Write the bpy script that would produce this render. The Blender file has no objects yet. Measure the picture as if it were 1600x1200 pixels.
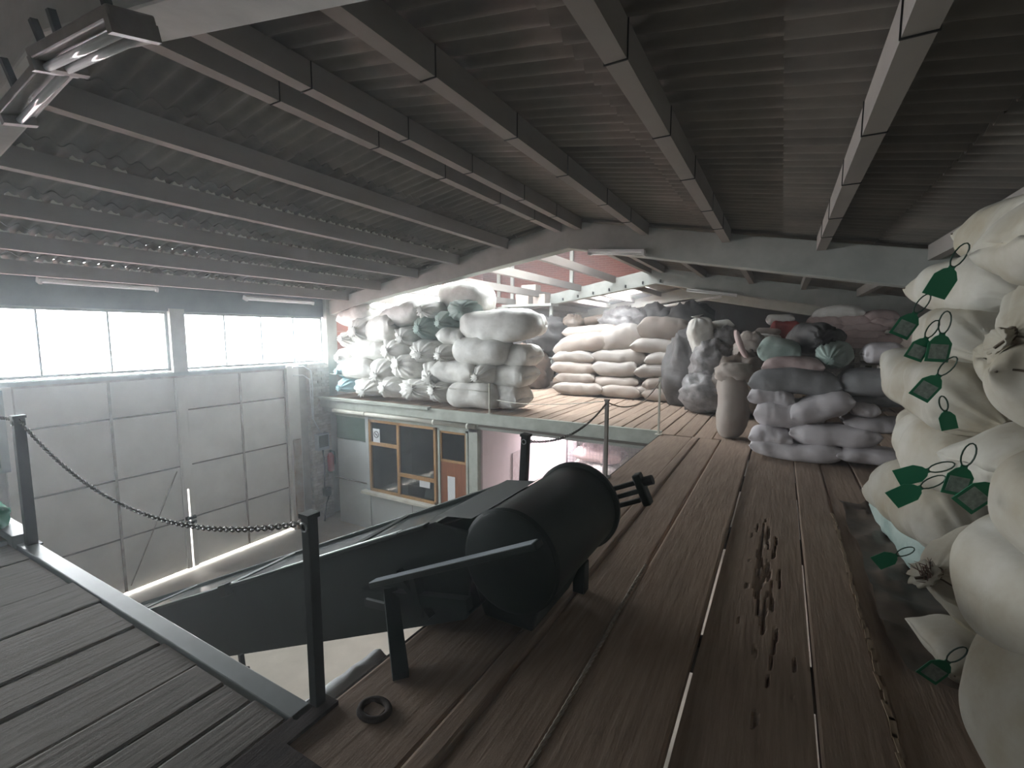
import bpy, bmesh, math, random
from mathutils import Vector, Matrix, Euler, noise
S = bpy.context.scene; COL = S.collection
R = math.radians
random.seed(7)

# ------------------------------------------------------------------ camera, sky, exposure
cam_d = bpy.data.cameras.new('camera'); cam = bpy.data.objects.new('camera', cam_d); COL.objects.link(cam)
cam.location = (0, 0, 1.6)
cam.rotation_euler = (R(90 - 5.98), 0, R(29.786))
cam_d.sensor_width = 36.0; cam_d.lens = 735.0 / 1600 * 36; cam_d.clip_start = 0.02; cam_d.clip_end = 200
S.camera = cam
W = bpy.data.worlds.new('overcast_sky'); S.world = W; W.use_nodes = True
bgn = W.node_tree.nodes['Background']; bgn.inputs[0].default_value = (0.97, 0.985, 1.0, 1); bgn.inputs[1].default_value = 15.0
S.view_settings.view_transform = 'Standard'; S.view_settings.look = 'None'
S.view_settings.gamma = 1.0; S.view_settings.exposure = 1.4; S.view_settings.use_curve_mapping = False

def portal(loc, rot, sx, sy):
    d = bpy.data.lights.new('daylight_portal', 'AREA'); d.shape = 'RECTANGLE'; d.size = sx; d.size_y = sy
    d.cycles.is_portal = True
    o = bpy.data.objects.new('daylight_portal', d); COL.objects.link(o); o.location = loc; o.rotation_euler = rot
portal((-10.42, 2.9, 1.48), (0, R(-90), 0), 1.2, 11.0)       # window band above the gate
portal((-10.42, 11.4, 2.85), (0, R(-90), 0), 1.8, 3.6)         # windows of the second bay
portal((-6.5, 10.5, 5.42), (0, 0, 0), 5.6, 3.4)          # rooflight of the raised bay
portal((-5.3, 18.9, 3.5), (0, R(10.5), 0), 2.0, 3.6)       # missing sheets further back

HAZE = .012
# ------------------------------------------------------------------ materials
def mat(name, col, rough=0.8, metal=0.0, noise_scale=0, noise_amt=0.25, bump=0.0, bump_scale=None, rnd=0.0, stretch=None,
        col2=None, spec=0.3, detail=6, emit=None):
    m = bpy.data.materials.new(name); m.use_nodes = True
    nt = m.node_tree; N = nt.nodes; Lk = nt.links; b = N['Principled BSDF']
    b.inputs['Base Color'].default_value = (*col, 1); b.inputs['Roughness'].default_value = rough; b.inputs['Metallic'].default_value = metal
    b.inputs['Specular IOR Level'].default_value = spec
    if emit: b.inputs['Emission Color'].default_value = (*emit[0], 1); b.inputs['Emission Strength'].default_value = emit[1]
    out = None
    if noise_scale:
        tc = N.new('ShaderNodeTexCoord'); mp = N.new('ShaderNodeMapping'); Lk.new(tc.outputs['Object'], mp.inputs[0])
        if rnd:
            oi0 = N.new('ShaderNodeObjectInfo'); ml = N.new('ShaderNodeMath'); ml.operation = 'MULTIPLY'; ml.inputs[1].default_value = 37.0
            Lk.new(oi0.outputs['Random'], ml.inputs[0]); Lk.new(ml.outputs[0], mp.inputs['Location'])
        if stretch: mp.inputs['Scale'].default_value = stretch
        nz = N.new('ShaderNodeTexNoise'); nz.inputs['Scale'].default_value = noise_scale; nz.inputs['Detail'].default_value = detail
        nz.inputs['Roughness'].default_value = 0.62
        Lk.new(mp.outputs[0], nz.inputs['Vector'])
        rp = N.new('ShaderNodeValToRGB'); rp.color_ramp.elements[0].position = 0.32; rp.color_ramp.elements[1].position = 0.7
        c2 = col2 or tuple(max(0, c * (1 - noise_amt * 1.6)) for c in col)
        rp.color_ramp.elements[0].color = (*c2, 1); rp.color_ramp.elements[1].color = (*col, 1)
        Lk.new(nz.outputs[0], rp.inputs[0]); out = rp.outputs[0]
        if bump:
            bp = N.new('ShaderNodeBump'); bp.inputs['Strength'].default_value = bump; bp.inputs['Distance'].default_value = 0.02
            if bump_scale:
                n2 = N.new('ShaderNodeTexNoise'); n2.inputs['Scale'].default_value = bump_scale; n2.inputs['Detail'].default_value = 5
                Lk.new(mp.outputs[0], n2.inputs['Vector']); Lk.new(n2.outputs[0], bp.inputs['Height'])
            else: Lk.new(nz.outputs[0], bp.inputs['Height'])
            Lk.new(bp.outputs[0], b.inputs['Normal'])
        if rnd:
            oi = N.new('ShaderNodeObjectInfo'); mr = N.new('ShaderNodeMapRange'); mr.inputs[3].default_value = 1 - rnd; mr.inputs[4].default_value = 1 + rnd * .5
            Lk.new(oi.outputs['Random'], mr.inputs[0])
            vm = N.new('ShaderNodeVectorMath'); vm.operation = 'SCALE'; Lk.new(out, vm.inputs[0]); Lk.new(mr.outputs[0], vm.inputs['Scale']); out = vm.outputs[0]
        Lk.new(out, b.inputs['Base Color'])
    return m
def pane_mat(name, tint=(1, 1, 1), gloss=0.08):
    m = bpy.data.materials.new(name); m.use_nodes = True; nt = m.node_tree; N = nt.nodes; N.remove(N['Principled BSDF'])
    t = N.new('ShaderNodeBsdfTransparent'); t.inputs[0].default_value = (*tint, 1); g = N.new('ShaderNodeBsdfGlossy'); g.inputs['Roughness'].default_value = 0.08
    mx = N.new('ShaderNodeMixShader'); mx.inputs[0].default_value = gloss
    nt.links.new(t.outputs[0], mx.inputs[1]); nt.links.new(g.outputs[0], mx.inputs[2]); nt.links.new(mx.outputs[0], N['Material Output'].inputs[0])
    return m
def brick_mat(name, c1, c2, mortar, rot=(R(90), 0, 0)):
    m = mat(name, c1, 0.9); nt = m.node_tree; N = nt.nodes; b = N['Principled BSDF']
    tc = N.new('ShaderNodeTexCoord'); mp = N.new('ShaderNodeMapping'); mp.inputs['Rotation'].default_value = rot
    bk = N.new('ShaderNodeTexBrick'); bk.inputs['Color1'].default_value = (*c1, 1); bk.inputs['Color2'].default_value = (*c2, 1); bk.inputs['Mortar'].default_value = (*mortar, 1)
    bk.inputs['Scale'].default_value = 1.0; bk.inputs['Brick Width'].default_value = 0.26; bk.inputs['Row Height'].default_value = 0.075; bk.inputs['Mortar Size'].default_value = 0.009
    nt.links.new(tc.outputs['Object'], mp.inputs[0]); nt.links.new(mp.outputs[0], bk.inputs['Vector']); nt.links.new(bk.outputs[0], b.inputs['Base Color'])
    return m
M = {}
M['sack'] = mat('white_woven_plastic', (0.79, 0.79, 0.76), 0.62, noise_scale=3.0, noise_amt=.22, bump=.25, bump_scale=22, rnd=.12, col2=(0.54, 0.53, 0.49))
M['sack_dusty'] = mat('dusty_beige_woven_plastic', (0.44, 0.415, 0.39), 0.65, noise_scale=3.0, bump=.12, bump_scale=40, rnd=.1, col2=(0.36, 0.33, 0.30))
M['sack_fore'] = mat('dusty_woven_plastic', (0.45, 0.44, 0.395), 0.66, noise_scale=2.2, bump=.12, bump_scale=28, rnd=.08, col2=(0.29, 0.25, 0.175))
M['sack_grey'] = mat('grey_lilac_woven_plastic', (0.64, 0.61, 0.63), 0.62, noise_scale=3.0, bump=.12, bump_scale=40, rnd=.15, col2=(0.48, 0.455, 0.465))
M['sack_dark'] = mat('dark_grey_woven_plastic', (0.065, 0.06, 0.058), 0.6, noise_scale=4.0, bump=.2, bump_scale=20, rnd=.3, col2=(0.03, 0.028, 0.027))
M['sack_pink'] = mat('pinkish_woven_plastic', (0.56, 0.46, 0.44), 0.65, noise_scale=3.0, bump=.12, bump_scale=40, rnd=.2, col2=(0.40, 0.30, 0.29))
M['sack_tan'] = mat('cream_woven_plastic', (0.37, 0.335, 0.30), 0.65, noise_scale=3.0, bump=.12, bump_scale=40, rnd=.15, col2=(0.32, 0.27, 0.235))
M['sack_green'] = mat('pale_green_woven_plastic', (0.40, 0.47, 0.43), 0.6, noise_scale=3.0, bump=.15, bump_scale=40, rnd=.15, col2=(0.25, 0.33, 0.30))
M['sack_blue'] = mat('pale_blue_woven_plastic', (0.42, 0.62, 0.66), 0.6, noise_scale=3.0, bump=.15, bump_scale=40, col2=(0.30, 0.48, 0.52))
M['sack_red'] = mat('red_woven_plastic', (0.33, 0.05, 0.04), 0.6, noise_scale=3.0, bump=.15, bump_scale=40, col2=(0.2, 0.03, 0.03))
M['twine_green'] = mat('green_twine', (0.02, 0.30, 0.18), 0.7)
M['twine'] = mat('pale_twine', (0.45, 0.42, 0.36), 0.85)
M['stitch'] = mat('brown_stitching', (0.10, 0.08, 0.06), 0.9)
M['threads'] = mat('brown_frayed_threads', (0.16, 0.10, 0.08), 0.9)
M['tag_green'] = mat('green_plastic_tag', (0.015, 0.17, 0.085), 0.5)
M['tag_label'] = mat('grey_printed_label', (0.30, 0.36, 0.33), 0.6, noise_scale=60, stretch=(1, 4, 1), col2=(0.16, 0.2, 0.18))
M['tag_loop'] = mat('dark_green_loop', (0.02, 0.05, 0.035), 0.5)
M['wood'] = mat('dusty_deck_wood', (0.39, 0.295, 0.225), 0.85, noise_scale=7, stretch=(5, .35, 5), bump=.3, rnd=.16, col2=(0.25, 0.18, 0.135), detail=9)
M['wood_grey'] = mat('grey_weathered_wood', (0.27, 0.245, 0.215), 0.85, noise_scale=7, stretch=(5, .35, 5), bump=.3, rnd=.2, col2=(0.175, 0.155, 0.135), detail=9)
M['wood_pale'] = mat('splintered_pale_wood', (0.36, 0.27, 0.19), 0.9, noise_scale=9, stretch=(5, .5, 5), bump=.3, col2=(0.2, 0.15, 0.1))
M['wood_dark'] = mat('dark_timber', (0.06, 0.045, 0.036), 0.9, noise_scale=6, stretch=(4, .5, 4), bump=.3, col2=(0.03, 0.022, 0.018))
M['conc'] = mat('concrete_screed', (0.50, 0.46, 0.39), 0.85, noise_scale=1.6, col2=(0.38, 0.345, 0.29), bump=.05, bump_scale=30)
M['rafter'] = mat('painted_concrete', (0.42, 0.44, 0.41), 0.8, noise_scale=2.2, col2=(0.30, 0.315, 0.29), bump=.08, bump_scale=18)
M['purlin'] = mat('grey_concrete_purlin', (0.29, 0.272, 0.25), 0.85, noise_scale=2.6, stretch=(1, .4, 1), col2=(0.24, 0.225, 0.205), bump=.1, bump_scale=20, rnd=.1)
M['sheet'] = mat('fibre_cement_sheet', (0.215, 0.197, 0.17), 0.9, noise_scale=1.3, stretch=(1.0, 1.6, 1), col2=(0.12, 0.112, 0.098), bump=.1, bump_scale=25, rnd=.22)
M['gate'] = mat('painted_gate_sheet', (0.80, 0.79, 0.76), 0.6, noise_scale=1.5, col2=(0.66, 0.65, 0.62), bump=.05, bump_scale=6, rnd=.05)
M['gate_bar'] = mat('rust_stained_gate_bar', (0.42, 0.41, 0.385), 0.7, noise_scale=5, col2=(0.20, 0.16, 0.13))
M['seam'] = mat('dark_gate_seam', (0.12, 0.105, 0.09), 0.8)
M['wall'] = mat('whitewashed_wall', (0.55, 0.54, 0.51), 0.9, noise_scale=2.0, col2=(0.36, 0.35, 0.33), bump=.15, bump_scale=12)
M['head'] = mat('haze_tinted_wall_head', (0.20, 0.245, 0.26), 0.9, noise_scale=2.0, col2=(0.15, 0.185, 0.20))  # bluish haze over the wall head is put into its colour
M['wbrick'] = mat('whitewashed_brick', (0.62, 0.60, 0.57), 0.9, noise_scale=6.0, col2=(0.42, 0.38, 0.34), bump=.3, bump_scale=25, rnd=.15)
M['frame'] = mat('grey_window_frame', (0.36, 0.40, 0.40), 0.6, noise_scale=3, col2=(0.25, 0.28, 0.28))
M['glass'] = pane_mat('window_glass', (0.97, 0.99, 1.0))
M['dark_glass'] = pane_mat('office_glass', (0.45, 0.5, 0.49), .07)
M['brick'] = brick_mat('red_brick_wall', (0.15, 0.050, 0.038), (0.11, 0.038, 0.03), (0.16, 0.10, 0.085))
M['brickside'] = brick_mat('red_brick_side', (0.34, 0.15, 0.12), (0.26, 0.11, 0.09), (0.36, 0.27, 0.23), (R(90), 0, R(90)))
M['dkgreen'] = mat('dark_green_machine_paint', (0.009, 0.019, 0.016), 0.5, noise_scale=3, col2=(0.006, 0.012, 0.010), spec=.22, bump=.03, bump_scale=10)
M['cover'] = mat('glossy_green_cover', (0.02, 0.035, 0.032), 0.2, noise_scale=3, col2=(0.012, 0.022, 0.02), spec=.9)
M['steel'] = mat('bare_grey_steel', (0.40, 0.43, 0.43), 0.42, metal=.55, noise_scale=4, col2=(0.25, 0.27, 0.27))
M['darksteel'] = mat('black_painted_steel', (0.018, 0.022, 0.021), 0.5)
M['chain'] = mat('rusted_chain_steel', (0.11, 0.10, 0.09), 0.5, metal=.5)
M['edgepaint'] = mat('grey_painted_angle', (0.17, 0.195, 0.195), 0.38, noise_scale=3, col2=(0.12, 0.135, 0.135), spec=.5)
M['fascia'] = mat('pale_green_fascia', (0.46, 0.50, 0.45), 0.75, noise_scale=3, col2=(0.30, 0.32, 0.28), bump=.05, bump_scale=15)
M['pipe'] = mat('cream_pipe', (0.62, 0.62, 0.55), 0.5, noise_scale=4, col2=(0.46, 0.45, 0.39))
M['offpanel'] = mat('pale_grey_panel', (0.46, 0.50, 0.50), 0.6, noise_scale=1.4, col2=(0.38, 0.41, 0.41))
M['offgreen'] = mat('dull_green_panel', (0.10, 0.16, 0.13), 0.6, noise_scale=2, col2=(0.07, 0.11, 0.09))
M['pine'] = mat('varnished_pine', (0.42, 0.25, 0.10), 0.5, noise_scale=6, col2=(0.30, 0.17, 0.07), stretch=(4, 4, .6))
M['doorwood'] = mat('reddish_brown_door', (0.28, 0.105, 0.045), 0.45, noise_scale=5, col2=(0.19, 0.07, 0.03), stretch=(4, 4, .5))
M['paper'] = mat('white_paper', (0.72, 0.74, 0.74), 0.8, noise_scale=30, stretch=(1, 1, 3), col2=(0.55, 0.58, 0.6))
M['black'] = mat('matt_black', (0.02, 0.02, 0.02), 0.6)
M['pinkwall'] = mat('pale_pink_wall', (0.66, 0.57, 0.60), 0.85, noise_scale=1.5, col2=(0.58, 0.50, 0.52))
M['white'] = mat('white_enamel', (0.74, 0.76, 0.76), 0.35, noise_scale=5, col2=(0.6, 0.62, 0.62))
M['rustcap'] = mat('dull_brown_lamp_housing', (0.16, 0.14, 0.115), 0.45, noise_scale=8, col2=(0.10, 0.08, 0.065), spec=.5)
M['tube'] = mat('unlit_glass_tube', (0.80, 0.83, 0.84), 0.15, spec=.6)
M['lit'] = mat('lit_tube', (1, 1, 1), .5, emit=((1.0, 0.93, 0.97), 1000.0))
M['redpaint'] = mat('red_extinguisher_paint', (0.45, 0.03, 0.03), 0.35)
M['bluegrey'] = mat('grey_enamel_box', (0.38, 0.42, 0.45), 0.5)
M['rope'] = mat('frayed_pale_rope', (0.42, 0.37, 0.31), 0.9, noise_scale=60, col2=(0.25, 0.21, 0.17))
M['backclad'] = mat('dark_corrugated_cladding', (0.075, 0.062, 0.055), 0.8, noise_scale=2, col2=(0.045, 0.036, 0.032))
M['ground'] = mat('pink_brick_yard', (0.40, 0.27, 0.26), 0.9, noise_scale=2, col2=(0.33, 0.22, 0.21))
M['film'] = mat('crumpled_dark_film', (0.15, 0.115, 0.09), 0.45, noise_scale=6, col2=(0.07, 0.055, 0.045), spec=.35)
M['greyfilm'] = mat('crumpled_grey_film', (0.26, 0.245, 0.245), 0.45, noise_scale=6, col2=(0.07, 0.065, 0.062), spec=.5)
M['whitefilm'] = mat('white_plastic_film', (0.88, 0.90, 0.90), 0.35)
M['mesh'] = mat('pinkish_wire', (0.30, 0.26, 0.27), 0.6)
M['maroon'] = mat('maroon_plastic', (0.16, 0.05, 0.05), 0.5)

# ------------------------------------------------------------------ helpers
class MB:
    def __init__(s): s.v = []; s.f = []
    def add(s, v, f):
        o = len(s.v); s.v += [tuple(p) for p in v]; s.f += [tuple(i + o for i in q) for q in f]; return s
    def box(s, c, d, rot=None):
        x, y, z = (k / 2 for k in d)
        P = [Vector((i * x, j * y, k * z)) for i in (-1, 1) for j in (-1, 1) for k in (-1, 1)]
        if rot is not None:
            m = Euler(rot).to_matrix(); P = [m @ p for p in P]
        c = Vector(c)
        return s.add([p + c for p in P], [(0, 1, 3, 2), (4, 6, 7, 5), (0, 4, 5, 1), (2, 3, 7, 6), (0, 2, 6, 4), (1, 5, 7, 3)])
    def span(s, a, b):   # box from corner to corner
        return s.box([(p + q) / 2 for p, q in zip(a, b)], [abs(q - p) for p, q in zip(a, b)])
    def bar(s, a, b, w, h, up=(0, 0, 1)):
        a = Vector(a); b = Vector(b); t = (b - a).normalized(); up = Vector(up)
        sd = t.cross(up)
        if sd.length < 1e-4: sd = t.cross(Vector((1, 0, 0)))
        sd.normalize(); u = sd.cross(t)
        P = []
        for e in (a, b):
            for i, j in ((-1, -1), (1, -1), (1, 1), (-1, 1)): P.append(e + sd * (i * w / 2) + u * (j * h / 2))
        return s.add(P, [(3, 2, 1, 0), (4, 5, 6, 7), (0, 1, 5, 4), (1, 2, 6, 5), (2, 3, 7, 6), (3, 0, 4, 7)])
    def tube(s, pts, r, n=8, closed=False):
        pts = [Vector(p) for p in pts]; m = len(pts); V = []; F = []
        prev = None
        for i in range(m):
            if closed: t = pts[(i + 1) % m] - pts[i - 1]
            else: t = pts[min(i + 1, m - 1)] - pts[max(i - 1, 0)]
            t.normalize()
            if prev is None:
                a = Vector((0, 0, 1)) if abs(t.z) < .9 else Vector((1, 0, 0)); nrm = (a - t * a.dot(t)).normalized()
            else: nrm = (prev - t * prev.dot(t)).normalized()
            prev = nrm; bn = t.cross(nrm)
            rr = r[i] if isinstance(r, (list, tuple)) else r
            for k in range(n):
                a = 2 * math.pi * k / n; V.append(pts[i] + nrm * (rr * math.cos(a)) + bn * (rr * math.sin(a)))
        for i in range(m if closed else m - 1):
            j = (i + 1) % m
            for k in range(n):
                l = (k + 1) % n; F.append((i * n + k, i * n + l, j * n + l, j * n + k))
        if not closed: F += [tuple(range(n - 1, -1, -1)), tuple((m - 1) * n + k for k in range(n))]
        return s.add(V, F)
    def mesh(s, name, m, smooth=False):
        me = bpy.data.meshes.new(name); me.from_pydata(s.v, [], s.f); me.materials.append(m)
        bm = bmesh.new(); bm.from_mesh(me); bmesh.ops.recalc_face_normals(bm, faces=bm.faces); bm.to_mesh(me); bm.free()
        if smooth: me.polygons.foreach_set('use_smooth', [True] * len(me.polygons))
        me.update(); return me
    def build(s, name, m, parent=None, smooth=False, bevel=0):
        o = bpy.data.objects.new(name, s.mesh(name, m, smooth)); COL.objects.link(o)
        if parent: o.parent = parent
        if bevel:
            b = o.modifiers.new('bevel', 'BEVEL'); b.width = bevel; b.segments = 2; b.limit_method = 'ANGLE'
        return o
def put(name, me, parent=None, loc=(0, 0, 0), rot=(0, 0, 0), sc=(1, 1, 1)):
    o = bpy.data.objects.new(name, me); COL.objects.link(o); o.location = loc; o.rotation_euler = rot; o.scale = sc
    if parent: o.parent = parent
    return o
def empty(name, loc=(0, 0, 0), rot=(0, 0, 0)):
    o = bpy.data.objects.new(name, None); COL.objects.link(o); o.location = loc; o.rotation_euler = rot; o.empty_display_size = .1; return o
def tag(o, label=None, cat=None, group=None, kind=None):
    if label: o['label'] = label
    if cat: o['category'] = cat
    if group: o['group'] = group
    if kind: o['kind'] = kind
    return o
def thing(name, label, cat, loc=(0, 0, 0), rot=(0, 0, 0), group=None): return tag(empty(name, loc, rot), label, cat, group)
def struct(name, label=None): return tag(empty(name), label, None, None, 'structure')

# ------------------------------------------------------------------ the hall
XL, XR, RX = -10.3, 3.2, -3.55          # left wall, right wall, ridge
YB, Y1, Y2, Y3, YE = -6.0, 8.3, 15.3, 22.0, 27.0
FZ = -3.2
def zp(x): return 3.55 - .185 * abs(x - RX)       # underside of purlins
def zr(x): return 3.2 - (.15 * (RX - x) if x < RX else .19 * (x - RX))   # underside of rafters

fl = tag(MB().span((XL - .3, YB, FZ - .2), (XR, YE, FZ)).build('floor', M['conc']), 'pale concrete floor of the pit below the decks', None, None, 'structure')
crk = MB()
for a, b in (((-3.4, 1.3), (-2.2, 3.1)), ((-2.2, 3.1), (-1.7, 4.6))):
    crk.box(((a[0] + b[0]) / 2, (a[1] + b[1]) / 2, FZ + .001), (math.dist(a, b), .015, .004), (0, 0, math.atan2(b[1] - a[1], b[0] - a[0])))
crk.build('floor_crack', M['seam'], fl)
tag(MB().span((-45, -30, FZ - .25), (XL - .32, 45, FZ - .04)).build('yard_ground', M['ground']), 'pinkish paved yard outside the gate', None, None, 'structure')

# corrugated roof: every sheet a part
def sheet_mesh(name, L, waves=6, lam=.177, amp=.029, th=.007):
    n = waves * 8; V = []; F = []
    P = [(i * lam / 8, amp * math.cos(2 * math.pi * i / 8)) for i in range(n + 1)]
    for dz in (0, th): V += [(x, y, z + dz) for y, z in P for x in (0, L)]
    for i in range(n): a = 2 * i; F += [(a, a + 2, a + 3, a + 1), (2 * n + 2 + a, 2 * n + 3 + a, 2 * n + 5 + a, 2 * n + 4 + a)]
    for x in (0, L):
        o = len(V); V += [(x, y, z + dz) for y, z in P for dz in (0, th)]
        for i in range(n): a = o + 2 * i; F.append((a, a + 1, a + 3, a + 2))
    me = bpy.data.meshes.new(name); me.from_pydata(V, [], F); me.materials.append(M['sheet'])
    me.polygons.foreach_set('use_smooth', [True] * len(me.polygons)); me.update(); return me
LP = [-3.75, -4.9, -6.1, -7.25, -8.4, -9.5]
RP = [-3.35, -2.13, -.85, .42, 1.68, 2.9]
ceil = tag(MB().bar((RX, YB, zp(RX) + .255), (RX, YE, zp(RX) + .255), .5, .02).build('ceiling', M['sheet']), 'dark corrugated fibre cement roof on concrete purlins', None, None, 'structure')
sm = sheet_mesh('roof_sheet', 1.36); SW = 6 * .177
tilt = math.atan(.185)
def sheets(y0, y1, rows_l, rows_r, skip=lambda r, y: False):
    ny = math.ceil((y1 - y0) / SW)
    for side, rows in ((-1, rows_l), (1, rows_r)):
        for r in rows:
            xs = RX + side * (.03 + r * 1.15)
            for k in range(ny):
                y = y0 + k * SW
                if y >= y1 - .1 or skip(side * (r + 1), y): continue
                z = zp(xs) + .232 + random.uniform(-.003, .003)
                if side > 0: put('roof_sheet', sm, ceil, (xs, y, z), (0, tilt - .016, 0))
                else: put('roof_sheet', sm, ceil, (xs, y + SW, z), (0, tilt - .016, R(180)))
sheets(YB, Y1 + .2, [0, 1], range(6)); sheets(YB, Y1 - .10, range(2, 6), [])
sheets(Y1 + .18, YE, range(6), range(6), lambda r, y: (r < 0 and y < 15.0) or (r in (-2, -3) and 17 < y < 20.6))
for x in LP + RP:
    for (a, b) in ((YB, 1.1), (1.3, Y1 + .02), (Y1 + .3, Y2 + .02), (Y2 + .3, Y3), (Y3 + .3, YE)):
        MB().span((x - .06, a, zp(x)), (x + .06, b, zp(x) + .2)).build('purlin', M['purlin'], ceil)
wires = MB()
for x in RP[1:4] + [LP[0], RP[0]]:
    for y in (2.6, 3.7, 4.8, 6.1, 7.2):
        wires.bar((x - .066, y, zp(x) - .004), (x + .066, y, zp(x) - .004), .008, .008); wires.bar((x - .064, y, zp(x) - .006), (x - .064, y, zp(x) + .2), .007, .007); wires.bar((x + .064, y, zp(x) - .006), (x + .064, y, zp(x) + .2), .007, .007)
tag(wires.build('purlin_wire', M['black'], ceil), None, None, None, 'stuff')
fil = MB()
for x in LP[2:]:
    y = -1.5
    while y < Y1 - .3:
        if random.random() < .8:
            w_ = .058; V = [(x + .058, y + w_ * math.cos(math.pi * k / 6), zp(x) + .195 + .056 * math.sin(math.pi * k / 6)) for k in range(7)]
            V += [(p[0] - .05, p[1], p[2]) for p in V]; fil.add(V, [tuple(range(7)), tuple(range(13, 6, -1))] + [(k, k + 7, k + 8, k + 1) for k in range(6)])
        y += .177
tag(fil.build('corrugation_filler', M['pipe'], ceil), None, None, None, 'stuff')
def rafter(n, y, th, m, label, drop=0):
    mb = MB(); xs = [XL - .05, -8.6, RX, 1.6, XR + .05]
    bot = [(x, zr(x) - drop) for x in xs]; bot[0] = (xs[0], zr(xs[0]) - .12 - drop); bot[-1] = (xs[-1], zr(xs[-1]) - .1 - drop)
    top = [(x, zp(x) + .14 - drop * .6) for x in xs]
    V = []; 
    for yy in (y, y + th): V += [(x, yy, z) for x, z in bot] + [(x, yy, z) for x, z in top]
    F = []
    for i in range(4):
        F += [(i, i + 1, 6 + i, 5 + i), (10 + i, 15 + i, 16 + i, 11 + i), (i, 10 + i, 11 + i, i + 1), (5 + i, 6 + i, 16 + i, 15 + i)]
    F += [(0, 5, 15, 10), (4, 14, 19, 9)]
    o = mb.add(V, F).build('trim_%d' % n, m, bevel=.015); tag(o, label, None, None, 'structure'); return o
rafter(1, 1.08, .24, M['rafter'], 'pale concrete roof frame overhead nearest the viewer')
rf1 = rafter(2, Y1, .28, M['rafter'], 'pale green concrete roof frame over the mezzanine edge')
rf2 = rafter(3, Y2, .28, M['rafter'], 'lit concrete roof frame behind the sack piles')
rafter(4, Y3, .28, M['rafter'], 'dim concrete roof frame far back')
hooks = 0
for k in range(9):
    x = -7.8 + k * .55
    MB().box((x, Y2 - .04, zr(x) + .1), (.04, .05, .09)).build('hook', M['black'], rf2)
# scattering volume added to imitate the bluish lens veil near the windows
hm = bpy.data.materials.new('lens_veil_haze'); hm.use_nodes = True; hn = hm.node_tree; hn.nodes.remove(hn.nodes['Principled BSDF'])
vs = hn.nodes.new('ShaderNodeVolumeScatter'); vs.inputs['Color'].default_value = (.9, .96, 1, 1); vs.inputs['Density'].default_value = HAZE; vs.inputs['Anisotropy'].default_value = .55
hn.links.new(vs.outputs[0], hn.nodes['Material Output'].inputs['Volume'])
tag(MB().span((XL - .28, YB - .1, FZ - .1), (XR + .1, YE + .1, 5.5)).build('added_veil_haze', hm), 'thin added haze imitating a bluish lens veil in the hall', None, None, 'stuff')
# walls
wl = struct('wall_left', 'whitewashed left wall with gate and window band')
w = MB()
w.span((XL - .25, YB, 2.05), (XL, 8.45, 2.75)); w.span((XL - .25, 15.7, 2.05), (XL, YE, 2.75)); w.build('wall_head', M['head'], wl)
MB().span((XL - .25, YB, FZ), (XL, 2.38, .88)).build('wall_panel', M['wall'], wl)
MB().span((XL - .25, YB, .88), (XL, -2.6, 2.05)).build('wall_panel', M['wall'], wl)
MB().span((XL - .25, 8.5, .88), (XL, 9.6, 3.75)).build('brickwork', M['brickside'], wl)
MB().span((XL - .25, 9.6, .88), (XL, 13.25, 2.0)).build('brickwork', M['brickside'], wl)
MB().span((XL - .25, 7.1, FZ), (XL, YE, .88)).build('wall_panel', M['wall'], wl)
MB().span((XL - .25, 2.38, .76), (XL, 7.1, .88)).build('lintel', M['gate_bar'], wl)
MB().span((XL - .25, 15.7, .88), (XL, YE, 2.05)).build('wall_panel', M['wall'], wl)
MB().span((XL - .02, 2.3, .80), (XL + .05, 8.25, .87)).build('ledge', M['frame'], wl)
# brick pilaster beside the gate, brick by brick
bm_ = MB().box((0, 0, 0), (.12, .23, .066)).mesh('brick', M['wbrick']); bh = MB().box((0, 0, 0), (.12, .112, .066)).mesh('brick_half', M['wbrick'])
MB().span((XL - .02, 7.62, FZ), (XL + .10, 8.18, .86)).build('pilaster_core', M['wall'], wl)
z = FZ + .04; row = 0
while z < .83:
    if row % 2 == 0:
        for y in (7.735, 7.975): put('brick', bm_, wl, (XL + .055 + random.uniform(0, .012), y, z), (0, 0, random.uniform(-.02, .02)))
        put('brick', bh, wl, (XL + .055 + random.uniform(0, .012), 8.15, z))
    else:
        put('brick', bh, wl, (XL + .055 + random.uniform(0, .012), 7.67, z))
        for y in (7.85, 8.09): put('brick', bm_, wl, (XL + .055 + random.uniform(0, .012), y, z), (0, 0, random.uniform(-.02, .02)))
    z += .0775; row += 1
wr_ = MB().span((XR, YB, FZ), (XR + .25, YE, .88)); wr_.span((XR, YB, .88), (XR + .25, YE, 4.2))
tag(wr_.build('wall_right', M['wall']), 'plain wall behind the right sack stack', None, None, 'structure')
tag(MB().span((XL - .25, YB - .25, FZ), (XR + .25, YB, 4.2)).build('wall_back', M['wall']), 'plain end wall behind the viewer', None, None, 'structure')
wf = tag(MB().span((XL - .25, YE, FZ), (XR + .25, YE + .2, 4.2)).build('wall_front', M['backclad']), 'dark cladding of the far end wall', None, None, 'structure')
for k in range(60):
    x = XL + .1 + k * .225
    MB().span((x, YE - .04, 0), (x + .11, YE, 3.4)).build('cladding_rib', M['backclad'], wf)
bw = struct('wall_brick', 'red brick walls of the raised bay beyond the mezzanine roof frame')
V = [(XL - .2, 15.7, zp(XL) + .1), (-3.3, 15.7, zp(-3.3) + .1), (-3.3, 15.7, 5.3), (XL - .2, 15.7, 5.3)]; V += [(x, y + .2, z) for x, y, z in V]
MB().add(V, [(0, 1, 2, 3), (4, 7, 6, 5), (0, 4, 5, 1), (1, 5, 6, 2), (2, 6, 7, 3), (3, 7, 4, 0)]).build('brickwork', M['brick'], bw)
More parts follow.
